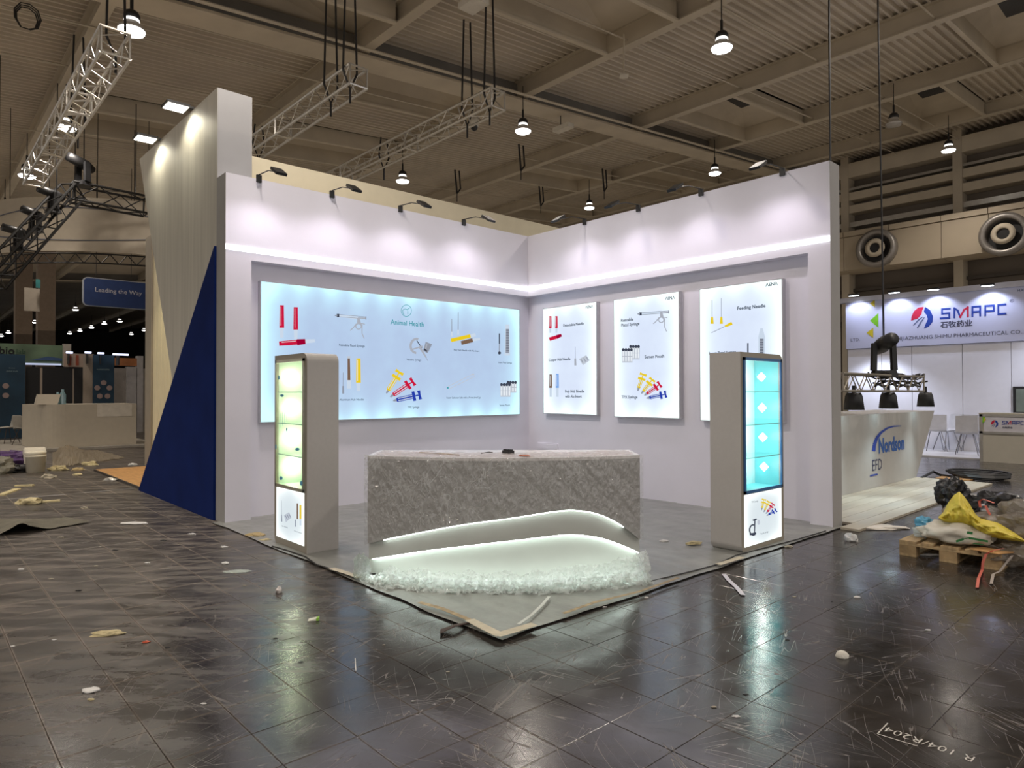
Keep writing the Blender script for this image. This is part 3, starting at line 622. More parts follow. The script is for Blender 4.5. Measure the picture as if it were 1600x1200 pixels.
# ================================================================== DISPLAY CABINETS
CAB = pm('cabinet grey laminate', (.50, .48, .455), .5, var=.02, scale=30)
CABF = pm('cabinet front edge', (.30, .27, .22), .5, var=.03)
CYAN = pm('cyan protective film', (.11, .50, .56), .4, var=.08, scale=2)
CYAN2 = pm('pale film', (.45, .70, .72), .4, var=.05)
GRN = pm('pale green lining', (.58, .74, .62), .5, var=.05)
GLASS = film('clear glass', (.96, 1, .99), .07, .02, .0)
SHELF = pm('glass shelf edge', (.20, .42, .40), .15, var=.05)
PUCK = em('puck led', (1, .98, .93), 14)
def rrect(w_, h, r, corners, n=6):
    """outline (u,z) ccw ; corners = set of rounded: bl br tr tl"""
    P = []
    for nm, cx_, cz, a0 in (('bl', 0, 0, 180), ('br', w_, 0, 270), ('tr', w_, h, 0), ('tl', 0, h, 90)):
        if nm in corners:
            ox = cx_+(r if cx_ == 0 else -r); oz = cz+(r if cz == 0 else -r)
            for k_ in range(n+1): a = math.radians(a0+90*k_/n); P.append((ox+r*math.cos(a), oz+r*math.sin(a)))
        else: P.append((cx_, cz))
    return P
def cabinet(label, org, ud, dd, W, H, D, rails, side_m, back_m, trim, pucks, warm, face, artfn):
    """org: front lower left as seen from the front; ud: along the front, dd: into the body"""
    ud = Vector(ud); dd = Vector(dd); org = Vector(org); t = thing('display_cabinet', org+ud*W/2+dd*D/2, label, 'display cabinet')
    def pt(u, d, z): return org+ud*u+dd*d+Vector((0, 0, z))
    def bx(u0, u1, d0, d1, z0, z1, n, m, par=t): return B().hexa([pt(u0, d0, z0), pt(u1, d0, z0), pt(u1, d1, z0), pt(u0, d1, z0), pt(u0, d0, z1), pt(u1, d0, z1), pt(u1, d1, z1), pt(u0, d1, z1)]).build(n, m, par, fix=True)
    ol = rrect(W, H, .085, {'bl', 'tr'}, 8); N = len(ol); ub = .055; z0, z1, zm0, zm1 = rails  # bottom,top, mid rail
    cl = [(min(max(u, ub), W-ub), min(max(z, z0), z1)) for u, z in ol]
    # shell
    b = B(); b.add([pt(u, 0, z) for u, z in ol]+[pt(u, D, z) for u, z in ol], [(i, (i+1) % N, N+(i+1) % N, N+i) for i in range(N)]+[tuple(range(2*N-1, N-1, -1))])
    bo = b.build('body', CAB, t, fix=False)
    b = B(); b.add([pt(u, 0, z) for u, z in ol]+[pt(u, 0, z) for u, z in cl]+[pt(u, .02, z) for u, z in cl], [(i, (i+1) % N, N+(i+1) % N, N+i) for i in range(N)]+[(N+i, N+(i+1) % N, 2*N+(i+1) % N, 2*N+i) for i in range(N)])
    b.build('front_frame', CABF, t)
    bx(ub, W-ub, .0, .02, zm0, zm1, 'mid_rail', CABF)
    bx(.02, W-.02, D-.03, D-.02, zm1, H-.03, 'back_lining', back_m); bx(.02, .03, .02, D-.03, zm1, H-.03, 'side_lining', side_m); bx(W-.03, W-.02, .02, D-.03, zm1, H-.03, 'side_lining', side_m)
    bx(.03, W-.03, .02, D-.03, zm1-.03, zm1, 'cabinet_floor', side_m)
    gd = thing('x', (0, 0, 0)); bpy.data.objects.remove(gd)
    door = bx(ub-.005, W-ub+.005, -.012, -.006, zm1-.005, z1+.005, 'glass_door', GLASS)
    fr = trim; e = .018
    for (a, b_, c, d) in ((ub-.01, ub+e, zm1-.01, z1+.01), (W-ub-e, W-ub+.01, zm1-.01, z1+.01), (ub-.01, W-ub+.01, z1-e, z1+.01), (ub-.01, W-ub+.01, zm1-.01, zm1+e)):
        bx(a, b_, -.016, -.001, c, d, 'door_trim', fr, door)
    for k_ in range(3):
        z = zm1+(z1-zm1)*(k_+1)/4; bx(.03, W-.03, .01, D-.04, z-.004, z+.004, 'shelf', GLASS)
        bx(.03, W-.03, .006, .01, z-.004, z+.004, 'shelf_edge', SHELF, t.children[-1])
    for (u, d, z, su) in pucks:
        b = B(); s = .045; c = pt(u, d, z); zz = Vector((0, 0, 1))
        k4 = [c+dd*s, c+zz*s, c-dd*s, c-zz*s]; b.prism(k4, ud*su*.012); b.build('square_light', PUCK, t, fix=True)
        light('POINT', 'square_light_glow', c+ud*su*.07, 2.0, warm, shadow_soft_size=.03)
    # lit lower sign
    b = B(); b.hexa([pt(ub, -.004, z0), pt(W-ub, -.004, z0), pt(W-ub, .015, z0), pt(ub, .015, z0), pt(ub, -.004, zm0-.004), pt(W-ub, -.004, zm0-.004), pt(W-ub, .015, zm0-.004), pt(ub, .015, zm0-.004)])
    sg = b.build('lit_panel', face, t, fix=True); artfn(sg); return t
whitec = lambda ax: backlit('cabinet lit face', (.72, .80, .84), (.95, 1., .96), .86, 1.15, .64, .5, .05, ax)
def artL(p):
    pln = ('Y', -4.956); A = Art(pln); A.line('gry', (440, 782), (440.3, 806), .7); A.line('gry', (440.3, 804), (440.5, 815), 1.4, 2); A.poly('lgr', [(444, 805), (452, 800), (455.5, 809), (447, 816)])
    for k_ in range(3): A.line('gry', (446.4+k_*2.6, 805.5-k_*1.7), (449.5+k_*2.6, 812-k_*1.7), 1.1)
    A.done('printed_needle_pack', p)
    A = Art(pln); A.line('gry', (462, 812), (462, 823), 1.6); A.line('brn', (465, 786.5), (465, 811), 2.3); A.line('yel', (469.8, 789), (469.8, 811), 2.8); A.line('clr', (469.8, 811), (469.8, 821), 2.4); A.done('printed_needle', p)
    text('Copper Hub Needle', (445, 823), 10, pln, TXT, 'caption', p); text('Aluminum Hub Needle', (465.8, 831), 12, pln, TXT, 'caption', p)
def artR(p):
    pln = ('X', 4.916)
    for (a_, b__, c_) in (((1189.5, 796), (1192, 785), 'yel'), ((1193.5, 799), (1198.5, 788), 'yel'), ((1197, 801.5), (1204.5, 791.5), 'red'), ((1198.5, 805), (1207.5, 799.5), 'blu')):
        A = Art(pln); A.lift += .0015; tpx(A, a_, b__, c_, .5); A.done('printed_syringe', p)
    A = Art(pln); A.line('dgr', (1179.2, 812), (1178.5, 832), 1.8); A.line('dgr', (1176, 813), (1182, 811), 2.4); A.arc('dgr', (1176.5, 828), 5.6, 8, 55, 285, 2.2); A.line('dgr', (1171, 835), (1181, 833), 3); A.ell('lgr', (1185, 816), 2, 4); A.done('printed_vaccine_syringe', p)
    text('TPX Syringe', (1179, 784), 10, pln, TXT, 'caption', p); text('Vaccine Syringe', (1194, 832.7), 12, pln, TXT, 'caption', p)
GOLDT = pm('pale metal trim', (.45, .42, .32), .3, .5); BLUET = pm('blue trim film', (.03, .13, .32), .35)
pkL = [(.032, PX(q[0], q[1], 1.44).y+4.95, PX(q[0], q[1], 1.44).z, 1) for q in ((455, 590), (456, 637), (457, 683), (457.5, 728))]
pkR = [(.70, 4.91-PY(q[0], q[1], -1.17).x, PY(q[0], q[1], -1.17).z, -1) for q in ((1191, 589), (1192, 637), (1193, 683), (1195, 729))]
cabinet('upright display cabinet with warm white lights, on the left of the counter', (1.39, -4.95, 0), (1, 0, 0), (0, 1, 0), .75, 1.93, .33, (.08, 1.87, .585, .605), GRN, GRN, GOLDT, pkL, (1, .88, .60), whitec(0), artL)
cabinet('upright display cabinet with cyan interior and blue door trim, on the right of the counter', (4.91, -1.88, 0), (0, 1, 0), (-1, 0, 0), .86, 1.93, .33, (.055, 1.87, .555, .575), CYAN, CYAN2, BLUET, pkR, (1, .97, .9), whitec(1), artR)
# printed protective sheet on the left cabinet door
b = B(); Pp = [PY(*q, -4.968) for q in ((431, 566), (470, 563), (477.5, 575), (477, 769), (434, 758))]; b.add(Pp, [(0, 1, 2, 3, 4)])
ps = tag(b.build('protective_film', film('milky door film', (.95, .98, .96), .10, .12, .3, 14, .10)), 'clear protective film with blue print stuck on the left cabinet door', 'film')
A = Art(('Y', -4.969)); BP = pm('blue print', (.10, .35, .60), .6)
for q in ((436, 590, 1.5, 3.5), (439.5, 747, 2.5, 3), (471, 755, 2, 4), (448.5, 671, 1.2, 3), (465, 702, 3.5, 2.5), (441, 618, 3, 2), (431.5, 698, 1, 4)): A.ell('lbl', q[:2], q[2], q[3], 10)
for k_ in range(5): A.line('lbl', (438.3+k_*3.4, 645-k_), (438.5+k_*3.4, 668-k_*3), .35)
A.build('film_print', [BP]*len(CN), ps)

# ================================================================== COUNTER
CA, CB = Vector((3.25, -4.94, 0)), Vector((4.78, -3.28, 0)); CL = (CB-CA); CN_ = Vector((CL.y, -CL.x, 0)).normalized(); SAG = .25
def cp(t, off=0., z=0.):
    p = CA+CL*t+CN_*(SAG*(1-(2*t-1)**2)-off); p.z = z; return p
def project(p):
    v = Vector(p)-Vector(CAM); d = v.dot(W_); return 800+F*v.dot(R_)/d, 600-F*v.dot(U_)/d
def tz(px, py, off):
    lo, hi = -.15, 1.15
    for _ in range(40):
        m_ = (lo+hi)/2
        if project(cp(m_, off, .5))[0] < px: lo = m_
        else: hi = m_
    a, b_ = 0., 1.3
    for _ in range(40):
        z = (a+b_)/2
        if project(cp(lo, off, z))[1] > py: a = z
        else: b_ = z
    return lo, a
c1 = [(571, 850.5), (600, 843), (667.5, 829.5), (726, 819), (800, 809), (858, 800), (880, 797.4), (897, 797), (923, 800), (947, 807.5), (973, 822), (1000, 843.5)]
c2 = [(571, 876), (582, 873), (667.5, 860), (756, 849.5), (814, 843), (873, 836), (892, 835), (911, 836), (941, 841), (970, 851), (997, 862.5), (1001, 865)]
c1 = [tz(*q, .0) for q in c1]; c2 = [tz(*q, .045) for q in c2]
def interp(c, t):
    """smooth curve through surveyed points"""
    T = [q[0] for q in c]; Z = [q[1] for q in c]
    if t <= T[0]: return Z[0]
    if t >= T[-1]: return Z[-1]
    for i in range(len(T)-1):
        if t <= T[i+1]:
            m0 = (Z[i+1]-Z[max(i-1, 0)])/(T[i+1]-T[max(i-1, 0)]+1e-9); m1 = (Z[min(i+2, len(T)-1)]-Z[i])/(T[min(i+2, len(T)-1)]-T[i]+1e-9)
            h = T[i+1]-T[i]; s = (t-T[i])/h
            return (2*s**3-3*s*s+1)*Z[i]+(s**3-2*s*s+s)*h*m0+(-2*s**3+3*s*s)*Z[i+1]+(s**3-s*s)*h*m1
CTR = pm('counter grey laminate', (.38, .365, .355), .45, var=.03, scale=20)
CTL = pm('counter pale panel', (.62, .67, .62), .5, var=.02)
ct = thing('reception_counter', cp(.5, .3, 0), 'curved grey reception counter with two glowing wave lines, wrapped in clear film', 'counter')
N = 64
def shell(name, o0, o1, zb_, zt_, mat):
    b = B(); T = [i/N for i in range(N+1)]
    vs = [cp(t, o0, zb_(t)) for t in T]+[cp(t, o0, zt_(t)) for t in T]+[cp(t, o1, zb_(t)) for t in T]+[cp(t, o1, zt_(t)) for t in T]
    n = N+1; fs = []
    for i in range(N): fs += [(i, i+1, n+i+1, n+i), (2*n+i+1, 2*n+i, 3*n+i, 3*n+i+1), (i+1, i, 2*n+i, 2*n+i+1), (n+i, n+i+1, 3*n+i+1, 3*n+i)]
    fs += [(0, n, 3*n, 2*n), (N, 2*n+N, 3*n+N, n+N)]
    b.add(vs, fs); return b.build(name, mat, ct)
shell('upper_front_panel', 0, .044, lambda t: interp(c1, t), lambda t: 1.0, CTR)
shell('middle_front_panel', .045, .089, lambda t: interp(c2, t), lambda t: 1.0, pm('counter mid panel', (.42, .42, .39), .5, var=.02))
shell('lower_front_panel', .09, .11, lambda t: .03, lambda t: 1.0, CTL)
back = Vector((-CN_.x, -CN_.y, 0))
core = [cp(i/N, .11) for i in range(N+1)]+[CB+back*.5, CA+back*.5]
b = B(); b.prism([(p.x, p.y, .03) for p in core], (0, 0, .965)); b.build('counter_body', CTR, ct, fix=True)
ple = [cp(i/N, .14) for i in range(N+1)]+[CB+back*.48, CA+back*.48]
b = B(); b.prism([(p.x, p.y, .0) for p in ple], (0, 0, .03)); b.build('plinth', BLACK, ct, fix=True)
topo = [cp(i/N, -.004) for i in range(N+1)]+[CB+back*.52, CA+back*.52]
b = B(); b.prism([(p.x, p.y, 1.0) for p in topo], (0, 0, .024)); b.build('worktop', pm('white worktop under film', (.72, .68, .68), .3, var=.12, scale=12, bump=.3, bscale=30), ct, fix=True)
LEDC = em('counter led', (.88, 1, .93), 7)
def ledstrip(c, off, ta, tb, dz):
    pts = [cp(ta+(tb-ta)*i/60, off, interp(c, ta+(tb-ta)*i/60)-dz) for i in range(61)]
    B().tube(pts, .0075, 6).build('led_strip', LEDC, ct, True)
for i in range(26): light('POINT', 'foot_glow', cp(.02+.96*i/25, -.07, .05), .13, (.92, 1, .96), shadow_soft_size=.035)
ledstrip(c1, .018, tz(600, 843, .018)[0], tz(974, 822, .018)[0], .004); ledstrip(c2, .062, tz(582, 873, .06)[0], tz(997.5, 862.5, .06)[0], .004)
# clear film over the front
FILM = film('creased clear film', (.95, .955, .94), .20, .10, 1., 14, .04, stretch=(1.6, 1.6, .7), dcol=(.95, .97, .97), crease_glint=.55)
b = B()
def ff(u, v):
    t = -.012+1.024*u; zb_ = interp(c1, t)-.0+.0; z = 1.03-(1.03-zb_)*v
    k_ = .010+.016*abs(nz(t*9+z*2, z*3.5, 3))+.010*abs(nz(t*26+z*9, z*5, 5))+.006*abs(nz(t*50-z*14, z*12, 8)); return cp(t, -k_, z)
b.grid(ff, 260, 90); tag(b.build('film_wrap', FILM, smooth=True), 'clear creased plastic film stretched over the curved counter front', 'film')
# film skirt crumpled round its foot
SK = film('crumpled clear film', (.93, .98, .95), .34, .09, 1., 40, .44, dcol=(.95, .97, .96))
b = B()
def fs_(u, v):
    t = -.03+1.055*u
    hl = .12+.14*max(0, (t-.65))*2.2+.08*nz(t*5, 2, 1)+.05*nz(t*17, 4, 1); out = .20+.05*nz(t*8, 9)+.03*nz(t*23, 1)
    if t < .12: out = .08+out*max(t, 0)/.12*.8; hl *= .4+max(t, 0)*5
    z = max(hl*(1-v)**1.4, .012); o = -.015-out*v**.8
    j = Vector((nz(t*40, v*7, 2), nz(t*40, v*7, 12), nz(t*38, v*8, 22)))*.035*(.25+v)+Vector((nz(t*110, v*16, 2), nz(t*110, v*16, 12), nz(t*100, v*16, 22)))*.040*(.5+v)
    p = cp(t, o, z)+j; p.z = max(p.z, .010+.012*abs(nz(t*60, v*9))); return p
b.grid(fs_, 520, 30); tag(b.build('plastic_skirt', SK), 'crumpled glowing plastic film heaped along the foot of the counter', 'film')
b = crumple(cp(-.02, -.05, .09), (.06, .06, .12), 4, .7, 3., 3); tag(b.build('film_knot', film('knot film', (.9, .95, .92), .3, .1, 1, 40, .1)), 'bunched knot of clear film at the left foot of the counter', 'film')
# things on the counter
p = fl(794, 709, 1.026); b = B(); b.box((p.x-.045, p.y-.03, 1.026), (p.x+.045, p.y+.03, 1.055))
for k_ in range(4): b.box((p.x-.04+k_*.022, p.y-.02, 1.055), (p.x-.026+k_*.022, p.y+.02, 1.064))
tag(b.build('plug_adapter', BLACK), 'small black ribbed adapter block on the counter top', 'adapter')
p = fl(820, 713, 1.026); tag(crumple((p.x, p.y, 1.031), (.05, .035, .008), 3, .5).build('orange_scrap', pm('orange scrap', (.45, .13, .05), .6)), 'orange scrap lying on the counter front edge', 'scrap')
a, c = fl(655, 707, 1.03), fl(718, 711, 1.03); tag(B().tube([a, (a+c)/2, c], .006, 5).build('thin_stick', pm('pale wood', (.4, .32, .25), .6)), 'thin pale stick on the left of the counter top', 'stick')
TFM = film('table film', (.9, .9, .9), .25, .2, 1, 20, .35, dcol=(.9, .85, .85))
b = B()
def tf(u, v):
    t = .02+.96*u; p = cp(t, .04+.40*v, 1.027+.012*abs(nz(u*14, v*5))+.010*abs(nz(u*33, v*9, 3))); return p
b.grid(tf, 90, 14); tag(b.build('top_film', TFM), 'wrinkled thin film lying over the counter top', 'film')
a, c = fl(752, 707, 1.045), fl(770, 706, 1.045); tag(B().tube([a+Vector((0, 0, -.006)), (a+c)/2+Vector((0, .02, 0)), c+Vector((0, 0, -.006))], .004, 5).build('thin_twig', pm('brown twig', (.06, .05, .04), .6)), 'thin dark twist lying near the adapter on the counter top', 'scrap')

# ================================================================== CARPET COVER
CARP = pm('grey film covered carpet', (.24, .245, .225), .30, var=.18, scale=2.5, bump=.25, bscale=9, stretch=(1, 2.2, 1))
b = B(); nx_, ny_ = 150, 150
def cf(u, v):
    x = -.15+5.2*u; y = REC-5.21*v
    e = .03*nz(x*2.3, y*2.3, 5)
    if u > .99: x += e
    if v > .99: y += e
    r_ = abs(nz(x*1.3+y*.5, y*3.2, 1))*.014+abs(nz(x*5, y*3.2, 7))*.008+.004*nz(x*12, y*12)
    if u > .985 or v > .985: r_ *= .3
    return Vector((x, y, .010+r_))
b.grid(cf, nx_, ny_); tag(b.build('carpet_cover', CARP, smooth=True), 'grey film covered carpet spread over the stand floor', 'carpet')
TAPE = pm('paper tape', (.55, .50, .38), .6, var=.1, scale=20); TAPED = pm('old brown tape', (.36, .27, .15), .6, var=.3, scale=20)
def tapestrip(pts, w_, mat, lab, name='tape_strip', z=.034, grp=None):
    P3 = [fl(*q) for q in pts]; b = B(); n = len(P3); vs = []
    for i, p in enumerate(P3):
        t = (P3[min(i+1, n-1)]-P3[max(i-1, 0)]).normalized(); s = Vector((-t.y, t.x, 0))*w_/2
        vs += [p+s, p-s]
    vs = [(v.x, v.y, z+.003*nz(v.x*9, v.y*9)) for v in vs]; m = len(vs); vs += [(v[0], v[1], v[2]-.0015) for v in vs]
    fs = []
    for i in range(n-1): fs += [(2*i, 2*i+1, 2*i+3, 2*i+2), (m+2*i+2, m+2*i+3, m+2*i+1, m+2*i), (2*i+1, m+2*i+1, m+2*i+3, 2*i+3), (2*i+2, m+2*i+2, m+2*i, 2*i)]
    b.add(vs, fs); return tag(b.build(name, mat), lab, 'tape', grp)
tapestrip([(734, 976), (752, 986), (782, 1001)], .07, TAPE, 'pale paper tape from the front carpet corner towards the left')
tapestrip([(776, 1001), (806, 992), (835, 983)], .07, TAPE, 'pale paper tape from the front carpet corner towards the right')
tapestrip([(655, 948), (690, 958), (733, 976)], .04, TAPED, 'dirty brown tape along the left front carpet edge')
tapestrip([(518, 893), (540, 900), (563, 908)], .06, TAPE, 'pale tape on the carpet edge left of the counter foot', z=.03)
tapestrip([(880, 966), (930, 948), (1000, 931), (1060, 909)], .03, TAPED, 'long brown tape along the right carpet edge')
tapestrip([(1122, 888), (1140, 882), (1160, 876)], .06, TAPE, 'short pale tape in front of the cyan cabinet')
tapestrip([(810, 984), (830, 970), (847, 953), (858, 940)], .022, pm('white strip', (.6, .62, .58), .5), 'thin white strip lying on the carpet corner', z=.038)
tapestrip([(1131, 898), (1139, 908), (1151, 919), (1161, 931)], .035, pm('white tape', (.62, .6, .66), .5), 'crooked white tape strip on the dark floor before the cyan cabinet', z=.008)
# frayed black film edge
b = B(); pts = [fl(430, 855), fl(455, 862), fl(480, 872), fl(500, 884), fl(530, 893), fl(563, 903)]; pts = [p+Vector((.02*nz(i*3.1, 1), -.03+.02*nz(i*2.2, 5), .016)) for i, p in enumerate(pts)]
b.tube(pts, .007, 5); tag(b.build('black_edging', BLACK), 'black frayed edging in front of the warm lit cabinet', 'edging')
b = B(); pts = [fl(1000, 916), fl(1040, 906), fl(1085, 895), (fl(1120, 886)), fl(1150, 870), fl(1200, 858), fl(1240, 846), fl(1290, 832)]; pts = [p+Vector((.03*nz(i*3.1, 1), -.0+.02*nz(i*2.2, 5), .018)) for i, p in enumerate(pts)]
b.tube(pts, .006, 5); tag(b.build('black_edging', BLACK), 'black frayed edging along the right carpet edge under the cyan cabinet', 'edging')

# ================================================================== DEBRIS ON THE FLOOR
def scrapm(name, q, w_, d_, h, mat, label, seed, rot=0., amp=.5, cat='scrap', z0=0.):
    c = fl(*q, z0); b = crumple((0, 0, 0), (w_/2, d_/2, h*.6), seed, amp, 1.6, 3, flat=.25); cs, sn = math.cos(rot), math.sin(rot)
    zmin = min(v[2] for v in b.v); b.v = [(c.x+v[0]*cs-v[1]*sn, c.y+v[0]*sn+v[1]*cs, z0+.001+v[2]-zmin) for v in b.v]
    return tag(b.build(name, mat), label, cat)
YC = pm('yellowed cloth', (.55, .47, .27), .8, var=.15, scale=20, bump=.4); WP = pm('white paper scrap', (.65, .64, .62), .7, var=.08, scale=20, bump=.3); GP = pm('dirty paper', (.36, .32, .25), .8, var=.25, scale=8, bump=.5)
RAD45 = math.atan2(R_.y, R_.x)
scrapm('crumpled_glove', (167, 992), .17, .06, .035, YC, 'crumpled cream cloth scrap on the dark floor, front left', 1, RAD45+.25)
scrapm('paper_scrap', (142, 1080), .08, .05, .02, WP, 'small white paper scrap nearest the lower left corner', 2, RAD45+.3)
scrapm('paper_scrap', (142, 1094), .03, .015, .01, YC, 'tiny yellow crumb below the white paper scrap', 22, RAD45)
scrapm('red_scrap', (228, 1004), .04, .02, .012, pm('red scrap', (.5, .08, .03), .6), 'tiny red scrap on the floor beside the cream cloth', 3, RAD45+.4)
scrapm('foil_scrap', (436, 926), .05, .04, .06, pm('foil', (.6, .56, .53), .3, .4, var=.2, scale=30), 'upright crumpled foil scrap below the warm lit cabinet', 4, 0)
scrapm('film_scrap', (371, 893), .22, .09, .01, film('scrap film', (.8, .85, .8), .2, .2, .6, 20, .45), 'flat piece of clear film on the floor left of the warm lit cabinet', 5, RAD45+.1, .3)
scrapm('paper_scrap', (352, 881), .07, .04, .02, WP, 'small white scrap just behind the flat clear film piece', 6, RAD45)
scrapm('paper_scrap', (209, 818), .28, .12, .02, WP, 'white paper scrap on the dusty aisle left of the navy triangle', 7, RAD45, .35)
c = fl(490, 970); b = B(); cs, sn = math.cos(RAD45+.1), math.sin(RAD45+.1)
def lp(u, v, z, c=c): return (c.x+u*cs-v*sn, c.y+u*sn+v*cs, z)
b.hexa([lp(-.035, -.018, .002), lp(.035, -.018, .004), lp(.035, .02, .004), lp(-.035, .02, .002), lp(-.035, -.018, .006), lp(.035, -.018, .022), lp(.035, .02, .024), lp(-.035, .02, .01)])
pk = tag(b.build('sweet_packet', pm('white packet', (.62, .62, .52), .4)), 'little white and green packet on the floor before the counter', 'packet'); B().hexa([lp(.02, -.019, .0045), lp(.036, -.019, .0045), lp(.036, .021, .0045), lp(.02, .021, .0045), lp(.02, -.019, .0215), lp(.036, -.019, .0235), lp(.036, .021, .0255), lp(.02, .021, .0225)]).build('green_end', pm('green print', (.25, .5, .05), .5), pk)
a, c = fl(555, 1037), fl(556, 1049); tag(B().tube([a+Vector((0, 0, .03)), (a+c)/2+Vector((0, 0, .018)), c+Vector((0, 0, .004))], .003, 5).build('white_stick', WP), 'thin white stick on the dark floor tiles before the counter', 'stick')
# brown tape curl
b = B(); q = [fl(688, 990), fl(712, 985), fl(738, 975), fl(748, 969)]; vs = []
for i, p in enumerate(q): wd = (.075, .05, .02, .008)[i]; vs += [(p.x-wd*.5, p.y+wd*.4, .012+.02*math.sin(i*1.6)), (p.x+wd*.5, p.y-wd*.4, .006+.02*math.sin(i*1.6)+.012)]
b.add(vs+[(v[0], v[1], v[2]-.004) for v in vs], [f for i in range(3) for f in ((2*i, 2*i+1, 2*i+3, 2*i+2), (8+2*i+2, 8+2*i+3, 8+2*i+1, 8+2*i), (2*i+1, 2*i+9, 2*i+11, 2*i+3), (2*i+2, 2*i+10, 2*i+8, 2*i))])
tag(b.build('brown_tape_curl', pm('dark brown tape', (.04, .016, .01), .7)), 'dark brown curl of tape beside the carpet corner', 'tape')
scrapm('white_block', (1316, 1027), .07, .055, .05, pm('polystyrene', (.66, .63, .56), .8, bump=.3), 'small white foam block on the dark floor, lower right', 11, RAD45-.3, .12)
scrapm('paper_ball', (1330, 845), .12, .10, .10, WP, 'crumpled white paper ball left of the pallet', 12, 0, .45)
scrapm('white_stub', (1339, 934), .05, .02, .018, WP, 'small white stub on the dark floor below the paper ball', 13, RAD45, .1)
scrapm('white_stub', (1038, 846), .10, .05, .02, WP, 'white scrap on the covered carpet between counter and cyan cabinet', 14, RAD45, .3, z0=.02)
scrapm('white_sheet', (1375, 825), .62, .25, .04, pm('white sheet', (.6, .56, .5), .6, var=.1, bump=.4), 'crumpled white sheet at the foot of the right stand wall', 15, RAD45+.0, .4)
for i, (q, s, m, rr) in enumerate((((1232, 855), .09, GP, .3), ((415, 845), .12, YC, .3), ((400, 838), .2, pm('tan foam', (.42, .32, .16), .8, bump=.5), -.1), ((590, 838), .05, WP, 0), ((1084, 850), .16, YC, .4), ((945, 949), .03, WP, 0), ((1010, 934), .03, WP, 0))):
    on = 480 < q[0] < 1100 and q[1] < 860
    scrapm('litter_scrap', q, s, s*.5, s*.25, m, ('pale scrap by the foot of the cyan cabinet', 'yellowish torn scrap at the carpet edge by the warm lit cabinet', 'tan torn foam at the carpet edge near the left pier', 'small white scrap on the carpet between warm lit cabinet and counter', 'yellow stain-like scrap on the carpet near the cyan cabinet', 'small white crumb right of the carpet corner', 'tiny white crumb at the carpet edge right of the counter')[i], 30+i, RAD45+rr, .5, z0=.02 if on else 0)
LITT = [(33, 890, .06), (80, 905, .05), (123, 923, .05), (350, 855, .08), (382, 915, .03), (262, 1012, .03), (85, 1000, .03), (700, 1050, .02), (470, 1035, .03), (318, 1100, .03), (520, 1018, .02), (1230, 1000, .03), (1450, 985, .04), (600, 1008, .02), (430, 998, .03), (20, 1010, .03), (95, 840, .07), (180, 860, .06), (230, 880, .05), (150, 885, .05), (1165, 1085, .03), (1150, 1120, .04), (1115, 1105, .03), (1300, 940, .02), (645, 1096, .02), (1241, 933, .03), (255, 845, .06), (300, 835, .08)]
for i, (x_, y_, s) in enumerate(LITT):
    m = (WP, GP, BLACK)[(i*7) % 3]; tagm = ('pale', 'dull brown', 'black')[(i*7) % 3]
    o = scrapm('floor_crumb', (x_, y_), s*.9, s*.4, s*.2, m, 'tiny %s crumb of litter on the dark hall floor' % tagm, 60+i, RAD45+nz(i, 3)*2, .5); o['group'] = 'tiny %s crumbs of litter on the hall floor' % tagm
# flat curled mat, far left
b = B()
def mf(u, v):
    a, b_, c, d = fl(-30, 840), fl(45, 834), fl(60, 812), fl(-20, 812)
    e, f = fl(140, 817), fl(110, 810)
    if u < .5: s = u*2; p = (a*(1-s)+b_*s)*(1-v)+(d*(1-s)+c*s)*v
    else: s = u*2-1; p = (b_*(1-s)+e*s)*(1-v)+(c*(1-s)+f*s)*v
    return Vector((p.x, p.y, .01+.11*math.exp(-((u-.42)/.14)**2)*(1-v)**1.0+.02*abs(nz(u*6, v*3))))
b.grid(mf, 30, 8); v0 = len(b.v); tag(b.build('curled_mat', pm('green grey mat', (.13, .12, .09), .8, var=.2)), 'curled grey green mat on the aisle floor, far left', 'mat')
for i, (q, r_) in enumerate((((0, 775), (27, 765)), ((24, 760), (52, 759)), ((30, 788), (94, 783)))):
    a, c = fl(*q), fl(*r_); dx = (c-a).normalized(); s = Vector((-dx.y, dx.x, 0))*.05
    B().hexa([a+s, a-s, c-s, c+s]+[p+Vector((0, 0, .02)) for p in (a+s, a-s, c-s, c+s)]).build('wood_strip', YC, None, fix=True)
    tag(bpy.context.scene.collection.objects[-1], ('pale wooden strip at the far left edge of the aisle', 'short pale strip lying beyond the longer one on the aisle', 'yellow torn strip across the dusty aisle')[i], 'strip')
# chalk writing
CH = pm('chalk', (.55, .53, .48), .9, var=.2, scale=60)
a, c = fl(1521, 1187), fl(1383, 1139); mid = (a+c)/2; axx = (c-a).normalized(); upp = Vector((-axx.y, axx.x, 0))
ch = text3('R 104/R204', (mid.x, mid.y, .0008), axx, upp, (c-a).length, CH, 'chalk_writing', None, -.006, .055); tag(ch, 'white chalk writing R 104/R204 on the floor, lower right corner', 'writing')
b = B(); q = [fl(1387, 1130), fl(1371, 1147), fl(1434, 1166)]
for i in range(2):
    d = (q[i+1]-q[i]).normalized(); s = Vector((-d.y, d.x, 0))*.0028; b.add([(p.x, p.y, .0009) for p in (q[i]+s, q[i]-s, q[i+1]-s, q[i+1]+s)], [(0, 1, 2, 3)])
b.build('bracket_stroke', CH, ch)

